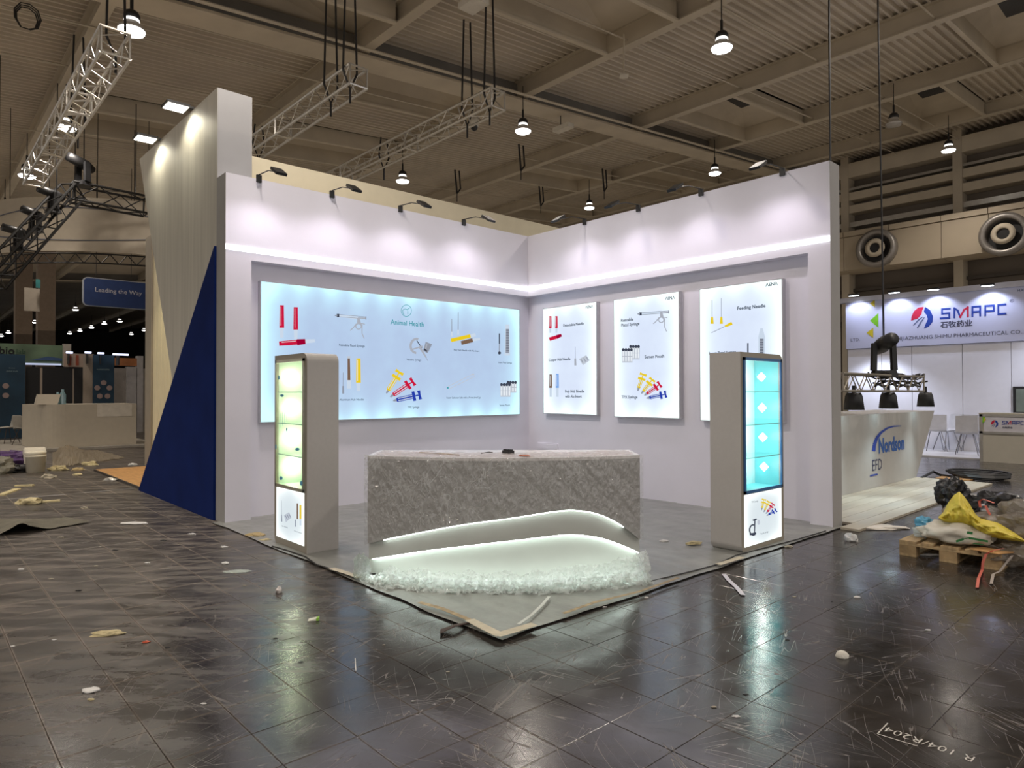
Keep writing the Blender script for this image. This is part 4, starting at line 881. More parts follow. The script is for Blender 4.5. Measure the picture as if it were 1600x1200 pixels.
# ================================================================== PENDANT LAMPS
LSH = pm('lamp reflector', (.55, .53, .50), .3, .4, var=.05)
def pendant(p, label, grp, on=True, copyof=None, cord=.85):
    if copyof: return copy_tree(copyof, loc=p, label=label)
    t = thing('pendant_lamp', p, label, 'ceiling lamp', grp); c = Vector(p)
    B().lathe([(.0, .34), (.05, .34), (.10, .31), (.13, .25), (.13, .20), (.09, .19)], c, 16).build('cap', BLACK, t, True)
    B().lathe([(.115, .19), (.125, .135)], c, 16).build('upper_glow', em('lamp upper glow', (1, .96, .9), 2.4) if on else LSH, t, True)
    B().lathe([(.125, .135), (.15, .09), (.21, .04), (.215, .015), (.205, .0)], c, 20).build('shade', LSH, t, True)
    B().lathe([(.205, .012), (.19, -.03), (.12, -.055), (.0, -.065)], c, 20).build('glowing_bowl', GLOWW if on else pm('dull bowl', (.35, .33, .3), .3), t, True)
    B().tube([c+Vector((0, 0, .33)), c+Vector((0, 0, .33+cord))], .012, 5).build('cord', BLACK, t)
    B().lathe([(.02, .34), (.028, .36), (.028, .55), (.012, .58)], c, 8).build('hanger', BLACK, t)
    return t
near = [((1.20, 4.17, 8.36), 'glowing pendant lamp hanging highest, near the top middle of the roof view'), ((-4.51, 4.13, 8.36), 'glowing pendant lamp just under the main girder, beside the white alarm box'), ((-10.09, 4.06, 8.35), 'glowing pendant lamp above the left stand wall, beside the long truss'),
        ((-10.07, 13.08, 9.14), 'glowing pendant lamp low over the corner of the stand'), ((-4.26, 13.0, 9.13), 'glowing pendant lamp above the right stand wall'), ((1.49, 17.85, 9.55), 'glowing pendant lamp next to the small white box at upper right'),
        ((-4.23, -5.03, 7.56), 'large glowing pendant lamp at the head of the left truss'), ((-9.78, -5.1, 7.56), 'second glowing pendant lamp down the left truss'), ((-14.4, -5.3, 7.54), 'third glowing pendant lamp down the left truss'), ((-19.73, -5.3, 7.54), 'glowing pendant lamp at the left picture edge below the truss')]
LP0 = None
for p, lab in near:
    if LP0 is None: LP0 = pendant(p, lab, 'glowing pendant lamps under the hall roof')
    else: pendant(p, lab, '', copyof=LP0)
    light('SPOT', 'pendant_beam', (p[0], p[1], p[2]-.1), 420, WARM, aim=(p[0], p[1], 0), spot_size=math.radians(150), spot_blend=.7, shadow_soft_size=.22)
pendant((1.42, 13.0, 9.13), 'unlit pendant lamp in front of the roof light, upper right', None, on=False)
for p in ((6.9, -14, 7.4), (6.9, 4.1, 8.4), (1.2, -14, 7.4), (12.5, -5, 7.6), (12.5, 4.1, 8.4), (1.3, -5.05, 7.6), (7, 13, 9.1), (-4.2, -14, 7.4), (-10, -14, 7.4)):
    light('SPOT', 'pendant_beam', p, 620, WARM, aim=(p[0], p[1], 0), spot_size=math.radians(150), spot_blend=.7, shadow_soft_size=.22)
far = [(118, 484, 60), (73, 496, 64), (55, 504, 68), (39, 509, 72), (13, 520, 80), (2, 525, 85), (109, 521, 82), (125, 517, 79), (143, 512, 75), (163, 506, 70), (187, 502, 67), (205, 522, 84), (225, 516, 79)]
for (px, py, d) in far:
    v = ray(px, py); v = v/v.length; p = Vector(CAM)+v*d; o = pendant(tuple(p), 'small bright pendant lamp in the far dark part of the hall', '', copyof=LP0); o['group'] = 'tiny far pendant lamps'
# small fittings under the roof
p = pl(880, 200, (0, -SL, 1), 8.5); t = thing('alarm_box', p, 'flat white box hung below the main girder', 'alarm box')
B().box((p.x-.3, p.y-.12, p.z-.06), (p.x+.3, p.y+.12, p.z+.06)).build('housing', pm('off white plastic', (.62, .58, .50), .5), t); B().tube([p+Vector((-.1, 0, .06)), p+Vector((-.1, 0, .5))], .015, 5).build('stem', BLACK, t)
p = pl(975, 120, (0, -SL, 1), 8.2); t = thing('sensor_plate', p, 'small pale square sensor on a long stem from a roof beam', 'sensor')
B().prism([p+Vector(q) for q in ((-.13, 0, 0), (0, -.13, 0), (.13, 0, 0), (0, .13, 0))], (0, 0, .03)).build('plate', pm('off white plastic', (.62, .58, .50), .5), t); B().tube([p+Vector((0, 0, .03)), p+Vector((0, 0, .95))], .02, 5).build('stem', GIRD, t)
p = pl(741, 198, (0, -SL, 1), 7.9); t = thing('dome_camera', p, 'dome camera hanging below the right end of the middle truss', 'camera')
B().lathe([(0, .22), (.10, .2), (.11, .02), (.07, 0)], p, 12).build('housing', pm('off white plastic', (.62, .58, .50), .5), t, True); B().lathe([(.09, .02), (.08, -.06), (.0, -.12)], p, 12).build('dome', BLACK, t, True); B().tube([p+Vector((0, 0, .2)), p+Vector((0, 0, .9))], .02, 5).build('stem', GIRD, t)
p = pl(740, 6, (0, -SL, 1), 8.2); t = thing('roof_box', p, 'pale box lamp at the top edge of the picture', 'box lamp')
B().box((p.x-.22, p.y-.16, p.z-.05), (p.x+.22, p.y+.16, p.z+.05)).build('housing', pm('off white plastic', (.62, .58, .50), .5), t); B().box((p.x-.08, p.y-.08, p.z+.05), (p.x+.08, p.y+.08, p.z+.8)).build('stem', GIRD, t)
p = pl(1497, 215, (0, -SL, 1), 9.6); t = thing('roof_box', p, 'small white box hanging beside the far right pendant lamp', 'box'); B().box((p.x-.3, p.y-.2, p.z-.12), (p.x+.3, p.y+.2, p.z+.12)).build('housing', pm('off white plastic', (.62, .58, .50), .5), t); B().tube([p+Vector((0, 0, .12)), p+Vector((0, 0, 1.0))], .015, 5).build('stem', BLACK, t)
p = pl(42, 20, (0, -SL, 1), 8.9); b = B()
for k_ in range(3): b.tube([p+Vector((.04*k_+.03*math.sin(a*3), (.16+.02*k_)*math.cos(a*.7), (.2+.02*k_)*math.sin(a*.7)))-Vector((0, 0, .1)) for a in range(10)], .012, 4)
tag(b.build('cable_coil', BLACK), 'coil of black cable hanging under the roof, top left', 'cable coil')

# ================================================================== TRUSSES
def truss(p0, p1, s, mat, label, name='lighting_truss', r=.024, pitch=None, square=True, up=(0, 0, 1), hang=False):
    p0, p1 = Vector(p0), Vector(p1); d = (p1-p0).normalized(); L_ = (p1-p0).length; sd = d.cross(Vector(up)).normalized(); upv = sd.cross(d)
    t = thing(name, (p0+p1)/2, label, 'truss'); cs = [sd*a*s/2+upv*b_*s/2 for a, b_ in ((-1, -1), (1, -1), (1, 1), (-1, 1))]
    for c in cs: B().tube([p0+c, p1+c], r, 6).build('chord', mat, t)
    n = max(2, int(L_/(pitch or s))); b = B()
    for i in range(n):
        for k_ in range(4):
            a, c = cs[k_], cs[(k_+1) % 4]
            if i % 2: a, c = c, a
            b.tube([p0+a+d*L_*i/n, p0+c+d*L_*(i+1)/n], r*.45, 4, False)
    b.build('bracing', mat, t)['kind'] = 'stuff'
    b = B()
    for k_ in range(4):
        for e in (p0, p1): b.tube([e+cs[k_], e+cs[(k_+1) % 4]], r*.7, 5)
    m_ = int(L_/2.4)
    for i in range(1, m_):
        for k_ in range(4): b.tube([p0+cs[k_]+d*L_*i/m_, p0+cs[(k_+1) % 4]+d*L_*i/m_], r*.9, 5)
    b.build('cross_ties', mat, t)['kind'] = 'stuff'
    if hang:
        for f_ in (.15, .85): q = p0+d*L_*f_+upv*s/2; B().tube([q, (q.x, q.y, rz(q.y, .1))], .012, 4).build('hanging_wire', BLACK, t)
    return t, cs
def sling(px, py, z, h, label, w_=.12):
    p = fl(px, py, z); t = B(); t.tube([p+Vector((0, -w_, 0)), p+Vector((0, -w_*.6, h))], .018, 5); t.tube([p+Vector((0, w_, 0)), p+Vector((0, w_*.6, h))], .018, 5); t.tube([p+Vector((0, -w_, 0)), p+Vector((0, 0, -.28)), p+Vector((0, w_, 0))], .02, 5); t.tube([p+Vector((0, 0, -.28)), p+Vector((0, 0, -.5))], .018, 5)
    return tag(t.build('lifting_sling', BLACK), label, 'sling')
zT = 6.5
def ln(pa, pb, z): a, b_ = fl(*pa, z), fl(*pb, z); y = (a.y+b_.y)/2; return (a.x, y, z), (b_.x, y, z)
a, c = ln((563, 120), (395, 232), zT); truss(a, (c[0]-7, c[1], c[2]), .30, ALU, 'silver lattice truss under the roof, nearest the tower on its right')
a, c = ln((782, 156), (530, 275), zT); truss(a, (c[0]-5, c[1], c[2]), .30, ALU, 'long silver lattice truss pointing down to the left stand wall')
a, c = ln((200, 72), (25, 300), zT-.3); truss(a, (c[0]+1.5, c[1], c[2]), .34, ALU, 'silver lattice truss at upper left running away under bright lamps')
for (px, py, h, lab) in ((547, 112, 1.7, 'black lifting sling at the head of the truss nearest the tower'), (517, 135, 1.9, 'second black lifting sling on the truss nearest the tower'), (765, 150, 1.8, 'black lifting sling at the head of the long middle truss'), (730, 172, 1.6, 'second black lifting sling on the long middle truss'), (600, 245, .4, 'black V sling hanging from the long middle truss'), (404, 226, .4, 'black V sling beside the tower top'), (181, 60, 2.5, 'black lifting sling at the head of the upper left truss'), (122, 190, 1.6, 'black lifting sling half way down the upper left truss')): sling(px, py, zT+.1, h, lab)
for i, (px, py) in enumerate(((814, 262), (714, 298), (845, 318), (944, 295))):
    p = pl(px, py, (0, -SL, 1), 8.3); b = B(); b.tube([p+Vector((0, -.1, .75)), p+Vector((0, 0, -.1))], .035, 5); b.tube([p+Vector((0, .1, .75)), p+Vector((0, .16, .1)), p+Vector((0, 0, -.1))], .03, 5); b.tube([p+Vector((0, 0, -.1)), p+Vector((0, 0, -.4))], .02, 4)
    tag(b.build('lifting_sling', BLACK), 'black sling hanging from a roof beam, '+('highest of the four over the wall corner', 'just over the left stand wall', 'low over the wall corner', 'right of the wall corner')[i], 'sling')
# black trusses with moving heads over the neighbour's round banner
BT = pm('black truss', (.02, .02, .02), .35, .4)
a = PX(112, 300, -10.5); c = PX(228, 325, -10.5); e = PX(-10, 440, -12)
truss(a, (c.x, c.y, a.z-.05), .42, BT, 'black lighting truss above the round banner, running towards the tower', r=.03, hang=True)
d0 = PX(-12, 432, -17.); truss((a.x+.1, a.y, a.z), (-6.4, -7.9, 4.1), .42, BT, 'black lighting truss slanting down to the left picture edge', r=.03) if False else truss((a.x+.1, a.y, a.z), PX(-15, 440, -9.0), .38, BT, 'black lighting truss slanting down to the left picture edge', r=.03, hang=True)
a2 = PX(95, 322, -12.5); c2_ = PX(228, 342, -12.5); truss(a2, (c2_.x, c2_.y, a2.z-.1), .34, BT, 'lower black truss right behind the first, above the round banner', r=.025, hang=True)
def moving_head(p, label, s=1., rot=0., cat='stage light'):
    p = Vector(p); t = thing('moving_head_light', p, label, cat); cs, sn = math.cos(rot), math.sin(rot)
    def q(x, y, z): return p+Vector((x*cs-y*sn, x*sn+y*cs, z))*s
    def bx(x0, x1, y0, y1, z0, z1, n, tp=1.): return B().hexa([q(x0, y0, z0), q(x1, y0, z0), q(x1, y1, z0), q(x0, y1, z0), q(x0*tp, y0*tp, z1), q(x1*tp, y0*tp, z1), q(x1*tp, y1*tp, z1), q(x0*tp, y1*tp, z1)]).build(n, BLACK, t, fix=True)
    bx(-.2, .2, -.16, .16, 0, .12, 'base', .85); bx(-.21, -.13, -.08, .08, .12, .62, 'yoke', .9); bx(.13, .21, -.08, .08, .12, .62, 'yoke', .9)
    B().tube([q(-.02, .30, .52), q(0, .1, .58), q(0, -.12, .62), q(.02, -.42, .66)], [.10*s, .14*s, .13*s, .12*s], 12).build('head', BLACK, t, True)
    return t
for i, (q, x_, s, r) in enumerate((((129, 288), -10.4, .9, .5), ((83, 330), -10.3, .75, .3), ((55, 360), -10.2, .7, .5), ((28, 388), -10., .7, .2))):
    p = PX(*q, x_); moving_head(p-Vector((0, 0, .05)), 'black moving head light on the slanting truss, '+('at its top corner', 'second from the top', 'third from the top', 'lowest')[i], s, r)

# ================================================================== LEFT BACKGROUND
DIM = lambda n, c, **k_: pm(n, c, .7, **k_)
def rectX(x, px0, py0, px1, py1, th=.1, z0=None):
    a, c = PX(px0, py0, x), PX(px1, py1, x); zb_ = c.z if z0 is None else z0
    return B().box((x-th, a.y, zb_), (x, c.y, a.z))
# round hanging banner
v = ray(232, 385); v.z = 0; v.normalize(); D0, RR = 20., 4.5
ctr = Vector((CAM[0], CAM[1], 0))+v*(D0+RR); zc0, zc1 = 5.18, 6.56
b = B(); n = 72
def ring(r, z, a): return (ctr.x+r*math.cos(a), ctr.y+r*math.sin(a), z)
aw = math.atan2(-v.y, -v.x)
for k_ in range(n):
    a0, a1 = aw-1.45+2.6*k_/n, aw-1.45+2.6*(k_+1)/n
    b.hexa([ring(RR, zc0, a0), ring(RR, zc0, a1), ring(RR-.04, zc0, a1), ring(RR-.04, zc0, a0), ring(RR, zc1, a0), ring(RR, zc1, a1), ring(RR-.04, zc1, a1), ring(RR-.04, zc1, a0)])
rb = tag(thing('ring_banner', (ctr.x, ctr.y, zc0)), 'large cream round banner hung over the neighbour stand', 'banner')
b.build('fabric_ring', DIM('banner fabric', (.50, .44, .35), var=.04), rb, fix=True)
aw = math.atan2(-v.y, -v.x)
for sg in (1, -1):
    pts = [ring(RR+.02, (zc0+zc1)/2+sg*.42*math.sin(math.pi*(i/40)*1.25), aw-1.2+2.0*i/40) for i in range(41)]; B().tube(pts, .012, 4).build('printed_line', DIM('slate line', (.10, .12, .18)), rb)
b = B()
for i in range(24):
    a0, a1 = aw-1.3+2.2*i/24, aw-1.3+2.2*(i+1)/24
    for (r, z) in ((RR-.1, zc0-.04), (RR-.1, zc0-.28)): b.tube([ring(r, z, a0), ring(r, z, a1)], .022, 5, False)
    b.tube([ring(RR-.1, zc0-.04, a0), ring(RR-.1, zc0-.28, (a0+a1)/2)], .012, 4, False); b.tube([ring(RR-.1, zc0-.28, (a0+a1)/2), ring(RR-.1, zc0-.04, a1)], .012, 4, False)
for i in range(6):
    a0 = aw-.8+1.6*i/6; b.tube([ring(RR-.1, zc1+.0, a0), ring(RR-.1, 9., a0)], .008, 4, False)
b.build('ring_truss', BT, rb)['kind'] = 'stuff'
t = rectX(-15.6, 38, 449, 62, 487, .05); tag(t.build('hanging_cloth', DIM('grey cloth', (.30, .26, .21))), 'grey cloth panel hanging below the left end of the round banner', 'cloth')
t = rectX(-15.4, 56, 436, 63, 450, .03); tag(t.build('teal_flag', DIM('teal cloth', (.02, .16, .16))), 'small teal flag at the lower left of the round banner', 'flag')
# blue hanging sign
xs_ = -16.; sg = tag(thing('hanging_sign', PX(180, 457, xs_)), 'dark blue rounded hanging sign reading Leading the Way', 'sign')
a, c = PX(129, 432, xs_), PX(300, 483, xs_); w_, h_ = c.y-a.y, a.z-PX(140, 478, xs_).z
ol = rrect(w_, h_, .14, {'bl', 'tl', 'br', 'tr'}, 6); b = B(); b.prism([(xs_-.06, a.y+u, a.z-h_+z) for u, z in ol], (.06, 0, 0)); b.build('sign_edge', DIM('pale edge', (.30, .32, .36)), sg, fix=True)
ol2 = rrect(w_-.07, h_-.05, .12, {'bl', 'tl', 'br', 'tr'}, 6); b = B(); b.prism([(xs_, a.y+.035+u, a.z-h_+.025+z) for u, z in ol2], (.01, 0, 0)); b.build('sign_face', DIM('sign blue', (.010, .030, .115)), sg, fix=True)
text('Leading the Way', (186, 456.5), 73, ('X', xs_+.01), DIM('sign lettering', (.36, .36, .40)), 'lettering', sg, bold=.01)
text('to', (233, 458), 9, ('X', xs_+.01), DIM('sign lettering', (.36, .36, .40)), 'lettering', sg, bold=.01)
for px in (150, 205): p = PX(px, 433, xs_-.03); B().tube([p, p+Vector((0, 0, 3.5))], .008, 4).build('wire', BLACK, sg)
# white reception desk of the neighbour
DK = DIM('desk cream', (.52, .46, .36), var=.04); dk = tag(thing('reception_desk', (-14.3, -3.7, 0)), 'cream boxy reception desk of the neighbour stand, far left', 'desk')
a, c = PX(85, 632, -14), PX(213, 697, -14); zt_ = a.z
b = B(); pts = []
for k_ in range(9): an = math.radians(180+90*k_/8); pts.append((-14.35+.35*-math.sin(an)-.0, a.y+.0+.35*math.cos(an)+.35, .05)) if False else None
r_ = .5; ptl = [(-15.6, a.y-.55, .05)]+[(-14-r_+r_*math.sin(t_), a.y+.25-r_*math.cos(t_), .05) for t_ in [math.pi/2*k_/8 for k_ in range(9)]]+[(-14, c.y, .05), (-15.6, c.y, .05)]
b.prism(ptl, (0, 0, zt_-.05)); b.build('body', DK, dk, fix=True)
rectX(-13.985, 152, 632, 206, 650, .02).build('white_plate', DIM('desk white', (.66, .60, .50)), dk)
tag(B().box((-19, -6.5, .0), (-13.6, -2.0, .06)).build('stand_platform', DIM('pale platform', (.34, .31, .26), var=.1)), 'low pale platform under the neighbour desk', 'platform')
# things on the desk
for (q, wd, h, m, lab, nm) in (((70, 627), .45, .28, DK, 'beige angled box on the left of the neighbour desk', 'box'), ((90, 627), .14, .34, film('bottle plastic', (.6, .8, .85), .25, .1, .2, 8, .35, dcol=(.4, .7, .75)), 'pale green plastic bottle on the neighbour desk', 'bottle'), ((98, 627), .16, .42, film('bottle plastic two', (.7, .85, .9), .25, .1, .2, 8, .35, dcol=(.5, .75, .8)), 'taller pale blue plastic bottle on the neighbour desk', 'bottle')):
    p = PX(*q, -14.4); z = zt_
    if nm == 'box': b = B().hexa([(p.x-.2, p.y-wd/2, z), (p.x+.2, p.y-wd/2, z), (p.x+.2, p.y+wd*.6, z), (p.x-.2, p.y+wd*.6, z), (p.x-.2, p.y-wd/2+.06, z+h), (p.x+.1, p.y-wd/2+.06, z+h), (p.x+.1, p.y+wd*.8, z+h), (p.x-.2, p.y+wd*.8, z+h)])
    else: b = B().lathe([(0, 0), (wd/2, 0), (wd/2, h*.65), (wd*.2, h*.85), (wd*.2, h), (0, h)], (p.x, p.y, z), 12)
    tag(b.build(nm, m), lab, nm)
# exhibition walls further off
XW = -21.
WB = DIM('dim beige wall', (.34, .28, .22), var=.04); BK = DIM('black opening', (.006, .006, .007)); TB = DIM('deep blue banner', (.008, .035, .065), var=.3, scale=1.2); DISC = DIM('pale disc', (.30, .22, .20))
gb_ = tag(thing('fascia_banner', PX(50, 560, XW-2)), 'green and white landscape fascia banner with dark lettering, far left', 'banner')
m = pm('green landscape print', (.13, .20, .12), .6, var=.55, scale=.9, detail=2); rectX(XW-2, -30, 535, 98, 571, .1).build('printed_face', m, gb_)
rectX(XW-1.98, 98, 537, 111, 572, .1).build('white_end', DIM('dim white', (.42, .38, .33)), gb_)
text('bio', (11, 547.5), 24, ('X', XW-1.97), BK, 'lettering', gb_, bold=.02); text('lab', (33, 549), 14, ('X', XW-1.97), DIM('dark green ink', (.02, .06, .03)), 'lettering', gb_)
A = Art(('X', XW-1.97)); A.P0 = None
b = B(); pp = [(45, 563), (60, 560), (75, 557), (97, 560), (97, 564), (70, 563)]; b.add([PX(*q, XW-1.965) for q in pp], [tuple(range(6))]); b.build('blue_hills', DIM('blue print hills', (.05, .10, .22)), gb_)
rectX(XW-1.9, 40, 567, 96, 571, .06).build('light_bar', em('cool light bar', (.55, .60, .80), .8), gb_)
ew = tag(thing('exhibition_wall', (XW, -3, 0)), 'dim beige exhibition wall with black openings, far left', 'wall')
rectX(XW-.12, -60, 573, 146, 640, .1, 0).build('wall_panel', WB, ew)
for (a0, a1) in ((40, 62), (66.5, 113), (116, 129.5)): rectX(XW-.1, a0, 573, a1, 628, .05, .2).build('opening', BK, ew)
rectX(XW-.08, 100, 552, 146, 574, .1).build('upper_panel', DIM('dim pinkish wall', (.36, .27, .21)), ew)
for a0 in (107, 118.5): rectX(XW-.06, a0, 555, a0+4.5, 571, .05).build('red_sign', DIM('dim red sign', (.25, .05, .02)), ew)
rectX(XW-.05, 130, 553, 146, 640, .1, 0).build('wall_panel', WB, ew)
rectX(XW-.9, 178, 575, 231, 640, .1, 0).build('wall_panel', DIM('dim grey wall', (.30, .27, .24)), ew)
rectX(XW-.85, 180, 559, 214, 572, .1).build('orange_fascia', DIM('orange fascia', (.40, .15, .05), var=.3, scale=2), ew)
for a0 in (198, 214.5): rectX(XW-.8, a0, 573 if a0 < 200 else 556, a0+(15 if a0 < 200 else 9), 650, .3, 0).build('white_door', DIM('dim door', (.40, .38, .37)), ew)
def rollup(px0, px1, py0, py1, lab, discs, lines):
    t = tag(thing('rollup_banner', PX((px0+px1)/2, py1, XW+.1)), lab, 'banner'); rectX(XW+.1, px0, py0, px1, py1, .06, 0.).build('printed_face', TB, t)
    for (x_, y_) in discs:
        c = PX(x_, y_, XW+.12); b = B(); b.prism([(XW+.11, c.y+.095*math.cos(k_*math.pi/8), c.z+.095*math.sin(k_*math.pi/8)) for k_ in range(16)], (.01, 0, 0)); b.build('disc', DISC, t, fix=True)
    for (s_, x_, y_, w_) in lines: text(s_, (x_, y_), w_, ('X', XW+.115), DIM('dim lettering', (.22, .30, .30)), 'lettering', t)
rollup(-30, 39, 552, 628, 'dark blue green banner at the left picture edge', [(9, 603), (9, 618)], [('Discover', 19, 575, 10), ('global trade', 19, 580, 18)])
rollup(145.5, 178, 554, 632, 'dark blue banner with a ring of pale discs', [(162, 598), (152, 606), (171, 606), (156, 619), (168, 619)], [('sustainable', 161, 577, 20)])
for i, (x_, y_) in enumerate(((108, 551), (157, 552), (186, 554), (137, 551))):
    p = PX(x_, y_, XW+.2); t = B().box((p.x, p.y-(.22 if i == 2 else .1), p.z-.03), (p.x+.12, p.y+(.3 if i == 2 else .1), p.z+.03)); t.m = 1; t.box((XW-.2, p.y-.02, p.z-.4), (XW+.2, p.y+.02, p.z-.0)); tag(t.build('spot_bar', [em('cool spot', (.75, .78, 1), 1.6), BLACK]), ('small bright lamp above the pinkish wall, far left', 'bright lamp over the banner with discs', 'long bright lamp right of the banner with discs', 'small lamp between the pinkish wall and the disc banner')[i], 'lamp')
# columns in the far hall
for i, (x_, d) in enumerate(((26, 45), (61, 42))):
    v = ray(x_, 520); v.z = 0; v.normalize(); p = Vector(CAM)+v*d; tag(B().box((p.x-.35, p.y-.1*1-.0, 0), (p.x+.35, p.y+.65, 9.2)).build('column', DIM('dim column', (.28, .22, .17))), 'pale hall column beyond the green banner, '+('the left one' if i == 0 else 'the right one'), 'column')
# shell chairs
SHC = DIM('grey shell', (.34, .32, .28)); LEGM = DIM('dark leg', (.05, .035, .025))
def shell_chair(p, rot, lab, seat_m=SHC, leg_m=LEGM, cross=True, grp=None, hgt=.46, bh=.36):
    p = Vector(p); t = thing('shell_chair', p, lab, 'chair', grp); cs, sn = math.cos(rot), math.sin(rot)
    def q(x, y, z): return p+Vector((x*cs-y*sn, x*sn+y*cs, z))
    b = B()
    def sf(u, v):
        x = (u-.5)*.46*(1-.12*max(v-.5, 0)); s = v*2
        if s < 1: return q(x, -.22+.40*s, hgt+.02*abs(u-.5)*4*(.3+s))
        s -= 1; return q(x, .18+.07*s-.05*math.cos((u-.5)*3)*(1-s)*.3, hgt+bh*s+.015)
    b.grid(sf, 8, 12); v0 = list(b.v); f0 = list(b.f); b.add([(a, c, e-.012) for a, c, e in v0], [tuple(reversed(f)) for f in f0]); b.build('shell', seat_m, t, True)
    for sx_ in (-1, 1):
        for sy_ in (-1, 1): B().tube([q(sx_*.12, sy_*.10, hgt), q(sx_*.23, sy_*.22, 0)], .011, 5).build('leg', leg_m, t)
    return t
for i, (x_, y_, r) in enumerate(((12, 681, .4), (40, 683, 2.2))):
    p = fl(x_, y_, .0); p = Vector((p.x, p.y, 0)); v = (p-Vector((CAM[0], CAM[1], 0))); p = Vector((CAM[0], CAM[1], 0))+v*.82; shell_chair((p.x, p.y, .06), r, 'grey shell chair left of the neighbour desk, '+('nearer the picture edge' if i == 0 else 'nearer the desk'))
# buckets and rubbish, left
PLW = DIM('bucket plastic', (.72, .67, .55), var=.04)
p = fl(55.5, 737.5); t = tag(thing('bucket', p), 'upright white plastic bucket on the aisle', 'bucket')
B().lathe([(0, 0), (.155, 0), (.172, .35), (.18, .352), (.18, .40), (.17, .41), (.165, .36), (.15, .02), (0, .02)], p, 24).build('pail', PLW, t, True); B().lathe([(.172, .30), (.183, .31), (.183, .33), (.174, .34)], p, 24).build('rim', PLW, t, True)
p = fl(34, 729); t = B(); t.lathe([(0, -.02), (.17, -.02), (.2, .0), (.2, .34), (.19, .36), (0, .34)], (p.x, p.y+.05, .2), 24, 'y'); tag(t.build('bucket', PLW, smooth=False), 'white bucket lying on its side behind the upright one', 'bucket')
p = fl(18, 728); tag(crumple((p.x, p.y, .14), (.32, .32, .16), 9, .5).build('purple_plastic', pm('purple plastic', (.10, .05, .16), .35, var=.3)), 'crumpled purple plastic beside the buckets', 'plastic')
p = fl(-2, 740); tag(crumple((p.x, p.y, .12), (.25, .25, .2), 10, .4).build('rubbish_bag', pm('grey bag', (.20, .19, .15), .6)), 'grey rubbish bag at the left picture edge', 'bag')
p = fl(22, 738); tag(crumple((p.x, p.y, .07), (.22, .2, .08), 14, .5).build('black_bag', BLACK), 'black bag between the buckets and the picture edge', 'bag')
p = fl(100, 724); b = B()
FB = film('beige film pile', (.75, .68, .55), .14, .3, .8, 12, .55, dcol=(.60, .52, .40))
def rp(u, v):
    a, c = fl(82, 733), fl(196, 716); e, f = fl(82, 708), fl(150, 704); g = (a*(1-u)+c*u)*(1-v)+(e*(1-u)+f*u)*v
    return Vector((g.x, g.y, .01+math.sin(math.pi*v)*math.sin(math.pi*min(1, u*2.5+.12)/1.0*.5)*.28*math.exp(-((u-.2)/.35)**2)+.10*abs(nz(u*8, v*5, 2))*(1-u)+.05*abs(nz(u*20, v*12))))
b.grid(rp, 60, 18); tag(b.build('film_heap', FB), 'heap of clear and beige film sheets in front of the neighbour desk', 'film')
for i, (q, s, m) in enumerate((((92, 735), .34, YC), ((122, 735), .22, pm('tan foam', (.42, .32, .16), .8)), ((121, 743), .16, YC), ((75, 747), .24, GP), ((208, 727), .16, WP), ((173, 751), .2, ALU), ((45, 787), .3, YC), ((132, 795), .1, GP), ((104, 721), .4, GP), ((140, 727), .3, YC))):
    scrapm('litter_scrap', q, s, s*.5, s*.35, m, ('pale torn sheet right of the bucket', 'tan crumpled scrap in the film heap', 'flat yellow scrap before the film heap', 'grey torn paper on the aisle before the bucket', 'white crumpled scrap beyond the plywood platform', 'small silver bracket beside the plywood edge', 'yellow torn foam at far left of the aisle', 'small dirty scrap mid aisle', 'dirty paper heap behind the bucket', 'yellowish crumpled paper at the film heap front')[i], 90+i, RAD45, .6)

# ================================================================== RIGHT BACKGROUND
SW = pm('white stand wall', (.72, .72, .78), .5, var=.02); sm = tag(thing('exhibition_wall', (4, 12.5, 0)), 'white and lilac stand wall with the red and blue logo banner, far right', 'wall')
yb = 12.5
seams = [1325, 1378, 1425, 1504, 1580.5, 1660, 1740]
sx_ = [PY(x_, 600, yb).x for x_ in seams]
for a, c in zip(sx_[:-1], sx_[1:]): B().box((a+.006, yb, 0.02), (c-.006, yb+.1, 2.78)).build('wall_panel', SW, sm)
B().box((sx_[0]-.05, yb+.1, 0), (9, yb+.16, 4.2)).build('backing', DIM('seam grey', (.25, .24, .24)), sm)
fb = B().box((sx_[0]-.02, yb-.06, 2.79), (9, yb+.1, 4.12)).build('banner_face', pm('lilac banner', (.55, .57, .74), .5, var=.03, scale=.5), sm)
B().box((sx_[0]-.25, yb-.10, 4.12), (9, yb+.1, 4.26)).build('banner_cornice', pm('white cornice', (.6, .6, .68), .4), sm)
tag(B().box((sx_[0], 10.3, 0), (9, yb-.01, .03)).build('white_floor', pm('white stand floor', (.58, .58, .60), .35, var=.05)), 'white floor of the far stand with the chairs', 'floor panel')
PAINT = {'red': pm('logo red', (.50, .012, .05), .5), 'blu': pm('logo blue', (.012, .045, .30), .5), 'gry': pm('logo grey', (.10, .13, .25), .5), 'yel': pm('logo yellow', (.60, .48, .02), .5), 'grn': pm('logo green', (.18, .50, .02), .5), 'ink': pm('logo ink', (.045, .05, .10), .5), 'lin': pm('logo pale', (.62, .64, .75), .5)}
PN = list(PAINT)
class Paint(Art):
    def c(s, n): s.m = PN.index(n); s.lift += .0003; return s
    def done(s, name, parent): return s.build(name, list(PAINT.values()), parent)
